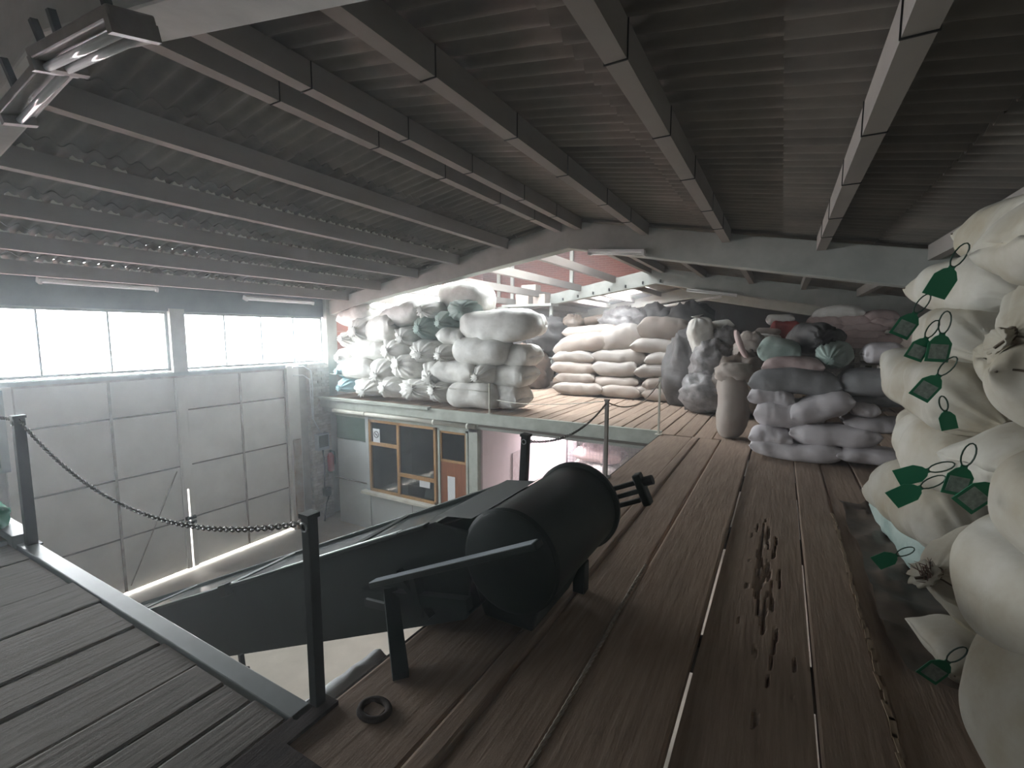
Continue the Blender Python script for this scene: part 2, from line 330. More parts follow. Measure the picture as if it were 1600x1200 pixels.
MB().span((-3.45, 8.3, 3.75), (-3.3, 15.7, 5.3)).build('side_wall', M['brickside'], bw)
V = [(XL - .2, 8.36, zp(XL) + .2), (RX, 8.36, zp(RX) + .2), (RX, 8.36, 5.3), (XL - .2, 8.36, 5.3)]; V = [(x, y + .16, z + .12) for x, y, z in V] + [(x, y + .22, z + .12) for x, y, z in V]
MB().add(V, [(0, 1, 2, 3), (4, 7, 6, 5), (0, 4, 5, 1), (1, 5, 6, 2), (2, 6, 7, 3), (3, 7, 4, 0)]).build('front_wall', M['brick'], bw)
MB().span((XL - .25, 13.25, .88), (XL, 15.7, 5.3)).build('brickwork', M['brickside'], bw)
MB().span((XL - .25, 8.5, 3.75), (XL, 13.25, 5.3)).build('brickwork', M['brickside'], bw)
rr = MB(); rr.span((XL - .3, 8.3, 5.3), (-3.2, 8.85, 5.36)); rr.span((XL - .3, 12.15, 5.3), (-3.2, 15.95, 5.36)); rr.span((XL - .3, 8.85, 5.3), (-9.2, 12.15, 5.36)); rr.span((-3.8, 8.85, 5.3), (-3.2, 12.15, 5.36))
rr.build('raised_roof', M['sheet'], bw)
for k in range(6):
    MB().span((-9.2 + .9 * k + .02, 8.87, 5.33), (-9.2 + .9 * (k + 1) - .02, 12.13, 5.338)).build('rooflight_pane', M['glass'], bw)
    MB().span((-9.2 + .9 * k - .02, 8.85, 5.3), (-9.2 + .9 * k + .02, 12.15, 5.36)).build('rooflight_bar', M['frame'], bw)
for x in (-9.55, -8.95, -6.55): MB().span((x - .06, 15.62, 2.9), (x + .06, 15.7, 5.2)).build('concrete_post', M['rafter'], bw)
# windows of the left wall
def window(n, y0, y1, z0, z1, np_, label):
    w = struct('window_%d' % n, label); t = .05; x = XL - .10
    f = MB(); f.span((x - .04, y0, z0), (x + .04, y1, z0 + t)); f.span((x - .04, y0, z1 - t), (x + .04, y1, z1))
    for yy in (y0, y1 - t): f.span((x - .04, yy, z0), (x + .04, yy + t, z1))
    f.build('window_frame', M['frame'], w)
    st = (y1 - y0) / np_
    for i in range(1, np_): MB().span((x - .03, y0 + i * st - .015, z0), (x + .03, y0 + i * st + .015, z1)).build('glazing_bar', M['frame'], w)
    for i in range(np_): MB().span((x - .004, y0 + i * st + .01, z0 + .03), (x + .004, y0 + (i + 1) * st - .01, z1 - .03)).build('pane', M['glass'], w)
window(1, 4.92, 8.2, .9, 2.05, 4, 'four pane overexposed window right of the mullion')
window(2, .95, 4.66, .9, 2.05, 4, 'overexposed window left of the mullion above the gate')
window(3, -2.6, .85, .9, 2.05, 4, 'window band continuing beside the viewer')
window(4, 9.62, 13.2, 2.0, 3.72, 4, 'bright windows behind the left sack pile')
for y in (.9, 4.79, 8.45): MB().span((XL - .2, y - .13, .85), (XL + .04, y + .13, 2.1)).build('mullion', M['rafter'], wl)
MB().span((XL - .03, 8.2, -.1), (XL + .12, 8.45, 2.5)).build('corner_post', M['rafter'], wl)
w0 = struct('window_5', 'small dark framed window left of the gate')
MB().span((XL + .01, 1.2, -.42), (XL + .07, 2.28, .72)).build('pane', M['offgreen'], w0)
f = MB(); f.span((XL, 2.2, -.5), (XL + .1, 2.3, .75)); f.span((XL, 1.2, -.5), (XL + .1, 2.3, -.42)); f.span((XL, 1.2, .68), (XL + .1, 2.3, .76)); f.build('window_frame', M['frame'], w0)

# sliding/folding gate
g = struct('door_1', 'tall white sheet metal gate with wicket door')
GX = XL - .02
cols = [2.42, 3.63, 4.73, 4.80, 5.96, 7.04]; rows = [-3.165, -2.12, -1.02, .10, .775]
for ci, (a, b) in enumerate(((2.42, 3.63), (3.63, 4.72), (4.82, 5.96), (5.96, 7.04))):
    for a2, b2 in zip(rows[:-1], rows[1:]):
        MB().span((GX - .02, a + .008, a2 + .008), (GX + random.uniform(.0, .008), b - .008, b2 - .008)).build('panel', M['gate'], g)
for a in (2.42, 3.63, 5.96, 7.02): MB().span((GX - .03, a - .02, -3.14), (GX + .022, a + .02, .76)).build('stile', M['gate_bar'], g)
for zz in rows[1:4]:
    for a, b in ((2.42, 4.70), (4.84, 7.04)): MB().span((GX - .03, a, zz - .013), (GX + .018, b, zz + .013)).build('rail', M['seam'], g)
for a in (4.71, 4.83): MB().span((GX - .03, a - .045, -3.16), (GX + .04, a + .045, .76)).build('meeting_stile', M['gate'], g)
MB().span((GX - .03, 4.70, -1.5), (GX + .05, 4.84, .76)).build('cover_strip', M['gate'], g)
MB().bar((GX + .03, 3.7, -3.05), (GX + .03, 4.6, -1.1), .02, .012).build('brace', M['gate_bar'], g)
for zz in (-2.1, -2.2): MB().span((GX + .03, 4.68, zz - .03), (GX + .1, 4.86, zz + .03)).build('bolt', M['black'], g)
MB().span((GX - .03, 4.30, -3.14), (GX - .01, 4.62, -3.10)).build('threshold', M['gate_bar'], g)
MB().span((XL - .2, 7.03, FZ), (XL + .10, 7.34, .86)).build('door_frame', M['gate'], g)
MB().span((XL + .0, 7.10, FZ), (XL + .14, 7.30, -.95)).build('rust_stained_post', mat('rusty_brown_paint', (.32, .2, .12), .7, noise_scale=4, col2=(.45, .42, .38)), g)
MB().span((XL - .2, 2.26, FZ), (XL + .08, 2.40, .80)).build('door_frame', M['gate'], g)

# ------------------------------------------------------------------ decks
def plank(parent, x0, x1, y0, y1, top=0, th=.05, m='wood', seed=0):
    rnd = random.Random(seed); n = max(2, int((y1 - y0) / .5)); V = []; F = []
    for i in range(n + 1):
        y = y0 + (y1 - y0) * i / n
        a = x0 + rnd.uniform(0, .004); b = x1 - rnd.uniform(0, .004); dz = rnd.uniform(-.003, .003)
        V += [(a, y, top + dz - .004), (a + .012, y, top + dz), (b - .012, y, top + dz), (b, y, top + dz - .004), (b, y, top - th), (a, y, top - th)]
    for i in range(n):
        for k in range(6):
            l = (k + 1) % 6; F.append((6 * i + k, 6 * i + l, 6 * i + 6 + l, 6 * i + 6 + k))
    F += [(5, 4, 3, 2, 1, 0), tuple(6 * n + k for k in range(6))]
    return MB().add(V, F).build('plank', M[m], parent)
dk = struct('timber_deck', 'dusty brown plank walkway beside the pit')
ex = [-1.64, -1.155, -1.045, -.735, -.30, .205, .478, .80, 1.2, 1.6, 2.0, 2.4, 2.8, 3.2]
gp = [.0, .008, .018, .024, .014, .008, .012, .014, .014, .014, .014, .014, .014, 0]
tops = [-.008, .004, -.006, .016, .0, .006, -.004, 0, 0, 0, 0, 0, 0]
for i in range(13):
    if i == 4: continue
    plank(dk, ex[i] + gp[i] / 2, ex[i + 1] - gp[i + 1] / 2, -1.5, 7.72, tops[i], .06, 'wood', i)
# the worn plank with splintered gouges: a fine grid pushed down where the wood is torn out
def worn_plank():
    x0, x1, y0, y1 = -.288, .198, -1.5, 7.72; nx, ny = 44, 420; V = []; F = []
    for j in range(ny + 1):
        y = y0 + (y1 - y0) * j / ny
        for i in range(nx + 1):
            x = x0 + (x1 - x0) * i / nx; d = 0
            m = math.exp(-((x + .02 + .03 * (y - 3.3)) / .075) ** 2) * max(0, 1 - abs(y - 3.45) / 1.5)
            if m > .02:
                n_ = noise.noise(Vector((x * 42, y * 3.2, 1.7))) + .5 * noise.noise(Vector((x * 90, y * 7, 4.1)))
                d = -.03 * max(0, min(1, (n_ * 1.0 + m * .75 - .55) * 4))
            V.append((x, y, d + .0015 * noise.noise(Vector((x * 9, y * 1.2, 0)))))
    for j in range(ny):
        for i in range(nx):
            a = j * (nx + 1) + i; F.append((a, a + 1, a + nx + 2, a + nx + 1))
    mb = MB().add(V, F); mb.span((x0, y0, -.06), (x1, y1, -.034))
    for (xa, xb) in ((x0, x0), (x1, x1)): mb.add([(xa, y0, -.05), (xa, y1, -.05), (xa, y1, 0), (xa, y0, 0)], [(0, 1, 2, 3)])
    return mb.build('plank', M['wood'], dk)
worn_plank()
for y in (-1.0, .9, 2.6, 4.3, 6.0, 7.6): MB().span((-1.62, y - .06, -.22), (XR, y + .06, -.062)).build('joist', M['wood_dark'], dk)
for y in (-1.0, 2.6, 6.0):
    for x in (-1.5, 1.0): MB().span((x - .07, y - .07, FZ), (x + .07, y + .07, -.2)).build('prop', M['wood_dark'], dk)
MB().span((-1.70, -1.5, -.1), (-1.60, 1.27, .012)).build('edge_board', M['wood_dark'], dk)
MB().span((-1.66, -1.5, -.28), (-1.64, 7.72, -.02)).build('edge_board', M['wood_dark'], dk)
MB().span((-1.66, .35, -.002), (-1.2, 1.02, .014)).build('cover_board', M['wood_dark'], dk)
sp = MB()
for i in range(34):   # splintered pale edge along the right hand plank
    y = 1.6 + i * .1; sp.box((.474 + random.uniform(-.008, .006), y, .004), (.012 + random.uniform(0, .012), .12, .012), (0, 0, random.uniform(-.1, .1)))
tag(sp.build('splinters', M['wood_pale'], dk), None, None, None, 'stuff')
sd = struct('side_deck', 'grey plank deck in the lower left with a pale edge angle')
jx = [-7.4, -6.9, -6.4, -5.95, -5.17, -4.62, -3.92, -3.48, -3.02, -2.74, -2.40, -2.15, -1.94, -1.715]
for i in range(13): plank(sd, jx[i] + .003, jx[i + 1] - .003, -1.5, 1.10 - (.014 if i % 3 else 0), random.uniform(-.006, .004), .05, 'wood_grey', 40 + i)
MB().span((-4.98, 1.105, -.12), (-1.66, 1.2, .012)).build('edge_angle', M['edgepaint'], sd, bevel=.006)
MB().span((-7.4, 1.10, -.10), (-5.05, 1.23, .06)).build('edge_angle', M['edgepaint'], sd, bevel=.006)
MB().span((-7.4, .5, -.14), (-5.1, 1.07, -.07)).build('bearer', M['wood_dark'], sd)
MB().span((-5.11, -1.5, -.02), (-5.07, 1.08, .03)).build('step_edge', M['edgepaint'], sd)
for y in (-1.0, .7): MB().span((-7.4, y - .06, -.2), (-1.7, y + .06, -.056)).build('joist', M['wood_dark'], sd)
for x in (-7.2, -4.5): MB().span((x - .07, .6, FZ), (x + .07, .74, -.2)).build('prop', M['wood_dark'], sd)
mz = struct('mezzanine', 'raised plank storage floor carrying the sack piles')
x = XL + .02; k = 0
mxs = []
while x < XR - .02:
    wd = random.choice((.2, .24, .28, .3)); x2 = min(x + wd, XR - .01)
    if x < -1.66 < x2: x2 = -1.66
    plank(mz, x + .008, x2 - .008, 7.96 if x2 <= -1.65 else 7.74, 14.5, random.uniform(-.006, .004), .05, 'wood', 100 + k); x = x2; k += 1
MB().span((XL, 14.5, -.05), (XR, YE, 0)).build('rear_floor', M['wood'], mz)
MB().span((XL + .02, 7.90, -.23), (-1.66, 7.96, .005)).build('edge_beam', M['fascia'], mz, bevel=.006)
MB().span((XL + .02, 7.84, -.03), (-6.6, 7.98, .03)).build('kerb', M['fascia'], mz, bevel=.006)
MB().span((-1.66, 7.72, -.2), (XR, 7.74, -.01)).build('joint_board', M['wood_dark'], mz)
MB().span((XL + .02, 7.97, -.35), (XR, YE, -.06)).build('slab', M['rafter'], mz)
MB().span((-5.3, 7.86, -.27), (-1.66, 7.9, -.235)).build('drip_edge', M['seam'], mz)

# ------------------------------------------------------------------ office under the mezzanine
of = struct('wall_office', 'office front of pale panels below the mezzanine')
OY = 8.0
MB().span((-8.6, OY, FZ), (-6.5, OY + .1, -2.22)).build('panel', M['offpanel'], of)
MB().span((-9.72, OY + .02, FZ), (-8.62, OY + .1, -1.02)).build('panel', M['offpanel'], of)
MB().span((-9.72, OY + .015, -1.0), (-8.62, OY + .1, -.40)).build('green_panel', M['offgreen'], of)
MB().span((-9.8, OY - .03, -2.05), (-8.62, OY + .02, -2.04)).build('joint', M['seam'], of)
MB().span((-7.24, OY - .004, FZ), (-7.23, OY, -2.25)).build('joint', M['seam'], of)
MB().span((-5.62, OY - .02, FZ), (-5.40, OY + .2, -.36)).build('corner_post', M['fascia'], of)
MB().span((-8.66, OY - .03, FZ), (-8.56, OY + .1, -.36)).build('corner_post', M['offpanel'], of)
MB().span((-9.75, OY - .02, -.42), (-5.40, OY + .1, -.33)).build('header', M['fascia'], of)
MB().span((-5.45, OY + .1, FZ), (-5.35, 13.4, -.36)).build('side_wall', M['pinkwall'], of)
MB().span((-9.75, 10.8, FZ), (-5.45, 10.9, -.36)).build('rear_wall', M['offpanel'], of)
MB().tube([(-9.7, OY - .09, -.29), (-5.42, OY - .09, -.29)], .05, 12).build('pipe', M['pipe'], of, True)
for xx in (-8.62, -6.5, -5.6): MB().tube([(xx, OY - .09, -.29), (xx + .05, OY - .09, -.29)], .062, 12).build('pipe_collar', M['pipe'], of, True)
MB().span((-8.75, OY - .16, -2.25), (-6.46, OY + .02, -2.18)).build('window_sill', M['pipe'], of, bevel=.01)
ow = struct('window_6', 'pine framed office window below the mezzanine')
def fr(mb, x0, x1, z0, z1, t=.06, y=OY - .03, d=.07):
    mb.span((x0, y, z0), (x0 + t, y + d, z1)); mb.span((x1 - t, y, z0), (x1, y + d, z1)); mb.span((x0, y, z0), (x1, y + d, z0 + t)); mb.span((x0, y, z1 - t), (x1, y + d, z1)); return mb
fr(MB(), -8.55, -6.5, -2.18, -.42).build('window_frame', M['pine'], ow)
MB().span((-7.65, OY - .03, -2.18), (-7.58, OY + .04, -.42)).build('mullion', M['pine'], ow)
MB().span((-8.5, OY - .035, -1.04), (-7.62, OY + .035, -.96)).build('transom', M['pine'], ow)
MB().span((-7.6, OY - .035, -1.68), (-6.55, OY + .035, -1.60)).build('transom', M['pine'], ow)
for a in ((-8.5, -7.65, -.96, -.47), (-8.5, -7.65, -2.13, -1.04), (-7.58, -6.55, -1.6, -.47), (-7.58, -6.55, -2.13, -1.68)):
    MB().span((a[0], OY + .01, a[2]), (a[1], OY + .016, a[3])).build('pane', M['dark_glass'], ow)
dr = struct('door_2', 'reddish brown office door with glazed upper panel')
fr(MB(), -6.44, -5.64, FZ, -.42, .05).build('door_frame', M['fascia'], dr)
MB().span((-6.40, OY, FZ + .02), (-5.68, OY + .05, -1.16)).build('leaf', M['doorwood'], dr)
fr(MB(), -6.40, -5.68, -1.16, -.47, .05, OY - .01, .05).build('glazing_frame', M['pine'], dr)
MB().span((-6.36, OY + .01, -1.1), (-5.72, OY + .016, -.5)).build('pane', M['dark_glass'], dr)
MB().span((-5.78, OY - .05, -2.25), (-5.70, OY, -2.2)).build('handle', M['steel'], dr)
nt_ = thing('paper_notice', 'long white paper notice taped to the brown office door', 'notice', (-6.1, OY - .004, -1.8))
MB().box((0, 0, 0), (.2, .003, .66)).build('sheet', M['paper'], nt_)
ns = thing('no_smoking_sign', 'white sign with struck out circle in the office window corner', 'sign', (-8.3, OY - .02, -.80))
MB().box((0, 0, 0), (.22, .004, .34)).build('plate', M['paper'], ns)
rg = MB().tube([(.075 * math.cos(a), -.004, .03 + .075 * math.sin(a)) for a in [2 * math.pi * i / 20 for i in range(20)]], .009, 5, True); rg.bar((-.05, -.005, .08), (.05, -.005, -.02), .014, .005, (0, 1, 0))
rg.build('struck_circle', M['black'], ns)
MB().bar((-.035, -.004, .03), (.035, -.004, .03), .014, .004, (0, 1, 0)).build('cigarette', M['black'], ns)
p2 = thing('paper_sheet', 'white paper stuck inside the lower right office pane', 'notice', (-6.85, OY - .005, -1.76)); MB().box((0, 0, 0), (.3, .003, .16)).build('sheet', M['paper'], p2)
dv = thing('desk_calculator', 'pale desk machine on the office counter behind the glass', 'device', (-6.75, OY + .16, -2.14)); MB().box((0, 0, .1), (.32, .2, .2), (R(-25), 0, 0)).build('housing', M['offpanel'], dv, bevel=.01); MB().box((0, -.09, .13), (.24, .01, .12), (R(-25), 0, 0)).build('key_panel', M['paper'], dv)
bx = thing('black_case', 'black case on the office counter beside the pale machine', 'case', (-7.2, OY + .22, -2.14)); MB().box((0, 0, .13), (.5, .25, .26)).build('body', M['black'], bx, bevel=.02); MB().tube([(-.1, 0, .26), (-.1, 0, .31), (.1, 0, .31), (.1, 0, .26)], .012, 6).build('handle', M['black'], bx)
cn = thing('office_counter', 'counter top just inside the office window', 'counter', (-7.5, OY + .4, -2.2)); MB().box((0, 0, 0), (1.9, .6, .05)).build('top', M['offpanel'], cn); 
for xx in (-.9, .9): MB().span((xx - .03, -.25, FZ + 2.2), (xx + .03, .25, -.03)).build('leg', M['offpanel'], cn)
lm = thing('ceiling_lamp', 'lit tube lamp under the mezzanine near the pink wall', 'lamp', (-4.95, 11.6, -.42)); MB().box((0, 0, .03), (.1, 1.3, .05)).build('housing', M['white'], lm); MB().tube([(0, -.6, -.03), (0, .6, -.03)], .02, 8).build('tube', M['lit'], lm)
cg = thing('wire_cage', 'wire mesh cage panel standing under the mezzanine by the pink wall', 'cage', (-4.75, 11.2, FZ))
f = MB(); 
for xx in (0, 1.0, 2.0): f.span((xx - .02, -.02, 0), (xx + .02, .02, 2.3))
for zz in (.05, 2.28): f.span((0, -.02, zz - .02), (2, .02, zz + .02))
f.build('cage_frame', M['mesh'], cg)
f = MB()
for i in range(1, 22): f.bar((i * .09, 0, .05), (i * .09, 0, 2.28), .006, .006)
for i in range(1, 25): f.bar((0, 0, i * .092), (2, 0, i * .092), .006, .006)
tag(f.build('mesh_wire', M['mesh'], cg), None, None, None, 'stuff')
sw = thing('wall_box', 'small grey socket box low on the pink wall', 'box', (-5.33, 8.9, -2.0)); MB().box((0, 0, 0), (.04, .12, .16)).build('body', M['bluegrey'], sw, bevel=.008); MB().box((.025, 0, 0), (.01, .07, .1)).build('cover', M['white'], sw)
pp = thing('wall_poster', 'faded paper hanging on the pink wall below the mezzanine', 'poster', (-5.335, 9.6, -1.5)); MB().box((0, 0, 0), (.008, .5, .7)).build('sheet', mat('faded_print', (.42, .33, .34), .8, noise_scale=8, col2=(.55, .48, .5)), pp)
# wall fittings by the pilaster
bo = thing('fuse_box', 'grey enamel fuse box on the brick pilaster', 'box', (XL + .2, 7.85, -1.12)); MB().box((0, 0, 0), (.14, .34, .42)).build('body', M['bluegrey'], bo, bevel=.01); MB().box((.075, 0, .02), (.012, .26, .3)).build('door', M['darksteel'], bo)
fe = thing('fire_extinguisher', 'red fire extinguisher hung on the whitewashed pilaster', 'extinguisher', (XL + .22, 8.08, -1.95))
MB().tube([(0, 0, 0), (0, 0, .02), (0, 0, .4), (0, 0, .46), (0, 0, .5)], [.06, .085, .085, .06, .025], 14).build('cylinder', M['redpaint'], fe, True); MB().tube([(0, 0, .5), (0, 0, .56)], .022, 8).build('valve', M['black'], fe); MB().tube([(0, .02, .54), (0, .12, .5), (0, .13, .3), (0, .12, .15)], .014, 6).build('hose', M['black'], fe, True)
cb = thing('electric_cable', 'white cable looping down the left pilaster beside the gate', 'cable', (XL, 7.5, 0)); MB().tube([(.16, -.35, .82), (.2, -.1, .84), (.21, .1, .72), (.2, .14, .3), (.2, .12, -.5), (.2, .3, -.85)], .016, 6).build('upper_run', M['white'], cb, True); MB().tube([(.16, -.35, .62), (.2, -.12, .62), (.21, .06, .5), (.2, .08, 0), (.2, .1, -.5)], .014, 6).build('lower_run', M['white'], cb, True)
cc = thing('black_cable', 'dark cable drooping from fuse box to pit floor', 'cable', (XL, 7.85, 0)); MB().tube([(.22, 0, -1.33), (.22, .03, -1.8), (.25, -.02, -2.3), (.3, .1, -2.5), (.24, .02, -2.75), (.3, -.1, -3.18)], .018, 6).build('run', M['black'], cc, True); MB().box((.25, .05, -2.45), (.12, .2, .22)).build('plug_block', M['black'], cc, bevel=.02)

# lamps
def fluoro(loc, rot, L, label, tubes=1, m='white', sp=.10, stem=0):
    t = thing('tube_lamp', label, 'lamp', loc, rot)
    MB().box((0, 0, .03), (L, .06 + .8 * sp * tubes, .05)).build('housing', M[m], t, bevel=.008)
    for k in range(tubes): MB().tube([(-L / 2 + .04, (k - (tubes - 1) / 2) * sp, -.02), (L / 2 - .04, (k - (tubes - 1) / 2) * sp, -.02)], .018, 10).build('tube', M['tube'], t, True)
    for s in (-1, 1): MB().box((s * (L / 2 - .02), 0, -.01), (.04, .05 + .9 * sp * tubes, .06)).build('end_cap', M[m], t)
    if stem:
        for s in (-1, 1): MB().box((s * L * .3, 0, .05 + stem / 2), (.03, .03, stem)).build('stem', M['darksteel'], t)
    return t
fluoro((-10.1, 3.6, 2.44), (R(20), 0, R(90)), 1.62, 'unlit tube lamp above the left window, nearest the left edge')
fluoro((-10.1, 6.9, 2.38), (R(20), 0, R(90)), 1.7, 'unlit tube lamp above the window right of the mullion')
fluoro((-10.1, 1.4, 2.5), (R(20), 0, R(90)), 1.6, 'unlit tube lamp cut by the left picture edge above the windows')
fluoro((-2.72, 1.0, 2.86), (R(14), R(5), 0), .84, 'unlit double tube lamp fixed under the nearest roof frame', 2, 'rustcap', .07, .14)
fluoro((-3.45, 1.04, 2.86), (R(14), R(-7), 0), .76, 'broad capped tube lamp further down the nearest roof frame', 1, 'rustcap', .11, .2)
fluoro((-2.6, 8.2, 3.02), (0, R(5), R(0)), 1.0, 'small tube lamp under the roof frame apex over the mezzanine')
fluoro((-3.5, 21.8, 3.02), (0, R(-8), R(0)), 2.4, 'long tube lamp on the dim roof frame far back')
fluoro((-1.9, 15.2, 2.83), (0, R(9), R(0)), 1.4, 'cream tube lamp under the lit rear roof frame')

# ------------------------------------------------------------------ conveyor
cv = thing('grain_conveyor', 'dark green inclined belt conveyor rising from the gate to the deck', 'conveyor')
CY0, CY1 = 1.88, 2.66; sl = .452
def ct(x): return .60 + sl * (x + 1.57)      # top edge of near side wall
def cbz(x): return ct(x) - .57
x0, x1 = -9.3, -1.35
for y in (CY0, CY1 - .02):
    pf = [(x0, cbz(x0)), (x1, cbz(x1)), (-1.30, .60), (-1.56, ct(-1.56)), (x0, ct(x0))]
    V = [(px_, y, pz_) for px_, pz_ in pf] + [(px_, y + .02, pz_) for px_, pz_ in pf]
    MB().add(V, [(0, 1, 2, 3, 4), (9, 8, 7, 6, 5)] + [(k, 5 + k, 5 + (k + 1) % 5, (k + 1) % 5) for k in range(5)]).build('side_panel', M['dkgreen'], cv)
n = 26
def skin(zf, th, m, name, a, b, y0, y1, wob=0):
    V = []; F = []; ny = 6
    for i in range(n + 1):
        x = a + (b - a) * i / n
        for j in range(ny + 1):
            y = y0 + (y1 - y0) * j / ny
            V.append((x, y, zf(x) + wob * noise.noise(Vector((x * 1.6, y * 3, 2)))))
    for i in range(n):
        for j in range(ny):
            a_ = i * (ny + 1) + j; F.append((a_, a_ + 1, a_ + ny + 2, a_ + ny + 1))
    o = MB().add(V, F).build(name, m, cv, True); s_ = o.modifiers.new('thick', 'SOLIDIFY'); s_.thickness = th; return o
skin(lambda x: ct(x) - .022, .008, M['cover'], 'cover_plate', x0, -1.42, CY0 + .02, CY1 - .02, .006)
skin(lambda x: cbz(x) + .02, .01, M['dkgreen'], 'belly_plate', x0, -1.35, CY0 + .02, CY1 - .02)
for y in (CY0 + .0, CY1): MB().bar((x0, y, ct(x0)), (x1 - .25, y, ct(x1 - .25)), .05, .02).build('top_flange', M['dkgreen'], cv, bevel=.004)
MB().bar((-2.9, CY0 - .005, ct(-2.9) + .012), (-1.8, CY0 - .005, ct(-1.8) + .012), .05, .006).build('flange_strip', M['steel'], cv)
for x in (-2.2, -3.6, -5.4, -7.2): MB().bar((x, CY0, ct(x) + .004), (x - .25, CY1, ct(x - .25) + .004), .03, .012).build('cover_reflection_bar', M['dkgreen'], cv)  # dark diagonal bars imitating roof frame reflections on the cover
MB().box((-3.55, CY0 - .03, ct(-3.55) - .02), (.11, .05, .09), (0, -math.atan(sl), 0)).build('latch', M['black'], cv, bevel=.006)
def drum(y0, y1, r, cx, cz, m, name, nseg=40, rim=.02):
    pr_ = [(y0, 0), (y0, r - rim), (y0 + rim * .6, r), (y1 - rim * .6, r), (y1, r - rim), (y1, 0)]
    V = []; F = []
    for (y, rr) in pr_:
        for k in range(nseg):
            a = 2 * math.pi * k / nseg; V.append((cx + rr * math.cos(a), y, cz + rr * math.sin(a)))
    for i in range(len(pr_) - 1):
        for k in range(nseg):
            l = (k + 1) % nseg; F.append((i * nseg + k, i * nseg + l, (i + 1) * nseg + l, (i + 1) * nseg + k))
    o = MB().add(V, F).build(name, m, cv, True)
    b = o.modifiers.new('split', 'EDGE_SPLIT'); b.split_angle = R(40); return o
DX, DZ = -1.10, .50
drum(1.90, 2.76, .262, DX, DZ, M['dkgreen'], 'head_drum')
drum(1.87, 1.90, .255, DX, DZ, M['dkgreen'], 'drum_end_plate')
drum(2.74, 2.79, .285, DX, DZ, M['dkgreen'], 'drum_rim')
drum(1.885, 1.91, .266, DX, DZ, M['dkgreen'], 'drum_rim')
# hood flap merging the cover into the drum
V = []
for y in (CY0 + .04, CY1 - .02): V += [(-1.70, y, ct(-1.70) + .004), (-1.55, y, ct(-1.55) + .025), (-1.34, y, DZ + .16), (-1.22, y, DZ + .24)]
MB().add(V, [(0, 1, 5, 4), (1, 2, 6, 5), (2, 3, 7, 6)]).build('hood_flap', M['dkgreen'], cv, True)
# discharge chute below the drum
MB().add([(-1.42, 2.0, .36), (-.98, 2.0, .26), (-.98, 2.7, .26), (-1.42, 2.7, .36), (-1.38, 2.1, .02), (-1.08, 2.1, .02), (-1.08, 2.6, .02), (-1.38, 2.6, .02)],
         [(0, 1, 5, 4), (1, 2, 6, 5), (2, 3, 7, 6), (3, 0, 4, 7), (4, 5, 6, 7), (0, 3, 2, 1)]).build('discharge_chute', M['dkgreen'], cv, bevel=.01)
dirx = Vector((1, 0, sl)).normalized()
def along(p, d, w, h, name, m, y): a = Vector((p[0], y, p[1])); return MB().bar(a, a + dirx * d, w, h).build(name, m, cv, bevel=.004)
nb = along((-1.93, .205), 1.14, .07, .03, 'tension_bar', M['dkgreen'], 1.80); along((-1.93, .223), 1.12, .06, .006, 'tension_bar_lit_top', M['bluegrey'], 1.795)  # pale top strip puts the bar's lit upper face into colour
for dz in (-.045, .015, .075): along((-.93, DZ + .03 + dz), .24, .03, .028, 'take_up_rod', M['dkgreen'], 2.84)
MB().box((-.70, 2.84, DZ + .155), (.05, .08, .2), (0, -math.atan(sl), 0)).build('take_up_plate', M['dkgreen'], cv, bevel=.01)
MB().tube([(-.72, 2.84, DZ + .19), (-.64, 2.84, DZ + .225)], .03, 8).build('take_up_nut', M['darksteel'], cv)
MB().box((-.98, 2.80, DZ + .02), (.22, .05, .22), (0, -math.atan(sl), 0)).build('bearing_housing', M['dkgreen'], cv, bevel=.03)
# support frame at the deck edge
MB().bar((-2.05, 1.84, .10), (-1.30, 1.84, .25), .05, .06).build('support_beam', M['dkgreen'], cv)
MB().bar((-1.78, 1.84, .30), (-1.55, 1.84, .10), .05, .03).build('support_brace', M['dkgreen'], cv)
MB().bar((-1.66, 1.84, .3), (-1.60, 1.84, .1), .06, .04).build('support_upright', M['dkgreen'], cv)
MB().bar((-1.84, 1.84, .16), (-1.47, 1.52, .0), .075, .06).build('support_leg', M['dkgreen'], cv)
MB().bar((-2.02, 1.82, .06), (-1.78, 1.82, .09), .02, .05).build('leg_bracket', M['darksteel'], cv)
MB().bar((-2.0, 1.815, .09), (-1.86, 1.815, .105), .02, .008).build('bracket_edge', M['steel'], cv)
MB().box((-1.02, 2.65, .1), (.08, .08, .2)).build('drum_foot', M['dkgreen'], cv, bevel=.008)
for x in (-5.2,): 
    for y in (CY0 + .04, CY1 - .04): MB().bar((x, y, cbz(x)), (x - .1, y, FZ), .06, .06).build('stand_leg', M['dkgreen'], cv)
MB().bar((-3.38, 1.84, cbz(-3.38) + .02), (-3.36, 1.84, cbz(-3.38) - .12), .03, .03).build('drain_lever', M['black'], cv); MB().bar((-3.46, 1.84, cbz(-3.38) - .13), (-3.3, 1.84, cbz(-3.38) - .07), .03, .03).build('drain_lever', M['black'], cv)
wr = thing('white_film_roll', 'bright white film sheet lying beside the deck edge below', 'film', (-1.775, 1.45, -.12))
V = []; F = []
for i in range(13):
    y = -.24 + .48 * i / 12
    for j in range(7):
        a = math.pi * j / 6; V.append((.075 * math.cos(a) * (1.1 - .03 * i), y, .05 * math.sin(a) + .02 * noise.noise(Vector((i * .6, j * .7, 0)))))
for i in range(12):
    for j in range(6): F.append((7 * i + j, 7 * i + j + 1, 7 * i + 8 + j, 7 * i + 7 + j))
MB().add(V, F).build('sheet', M['whitefilm'], wr, True)
MB().bar((0, -.25, -.02), (0, .25, -.02), .14, .03).build('carrier_board', M['wood_grey'], wr)
for y in (-.2, .2): MB().bar((0, y, FZ + .12), (0, y, -.03), .05, .05).build('stand', M['wood_dark'], wr)

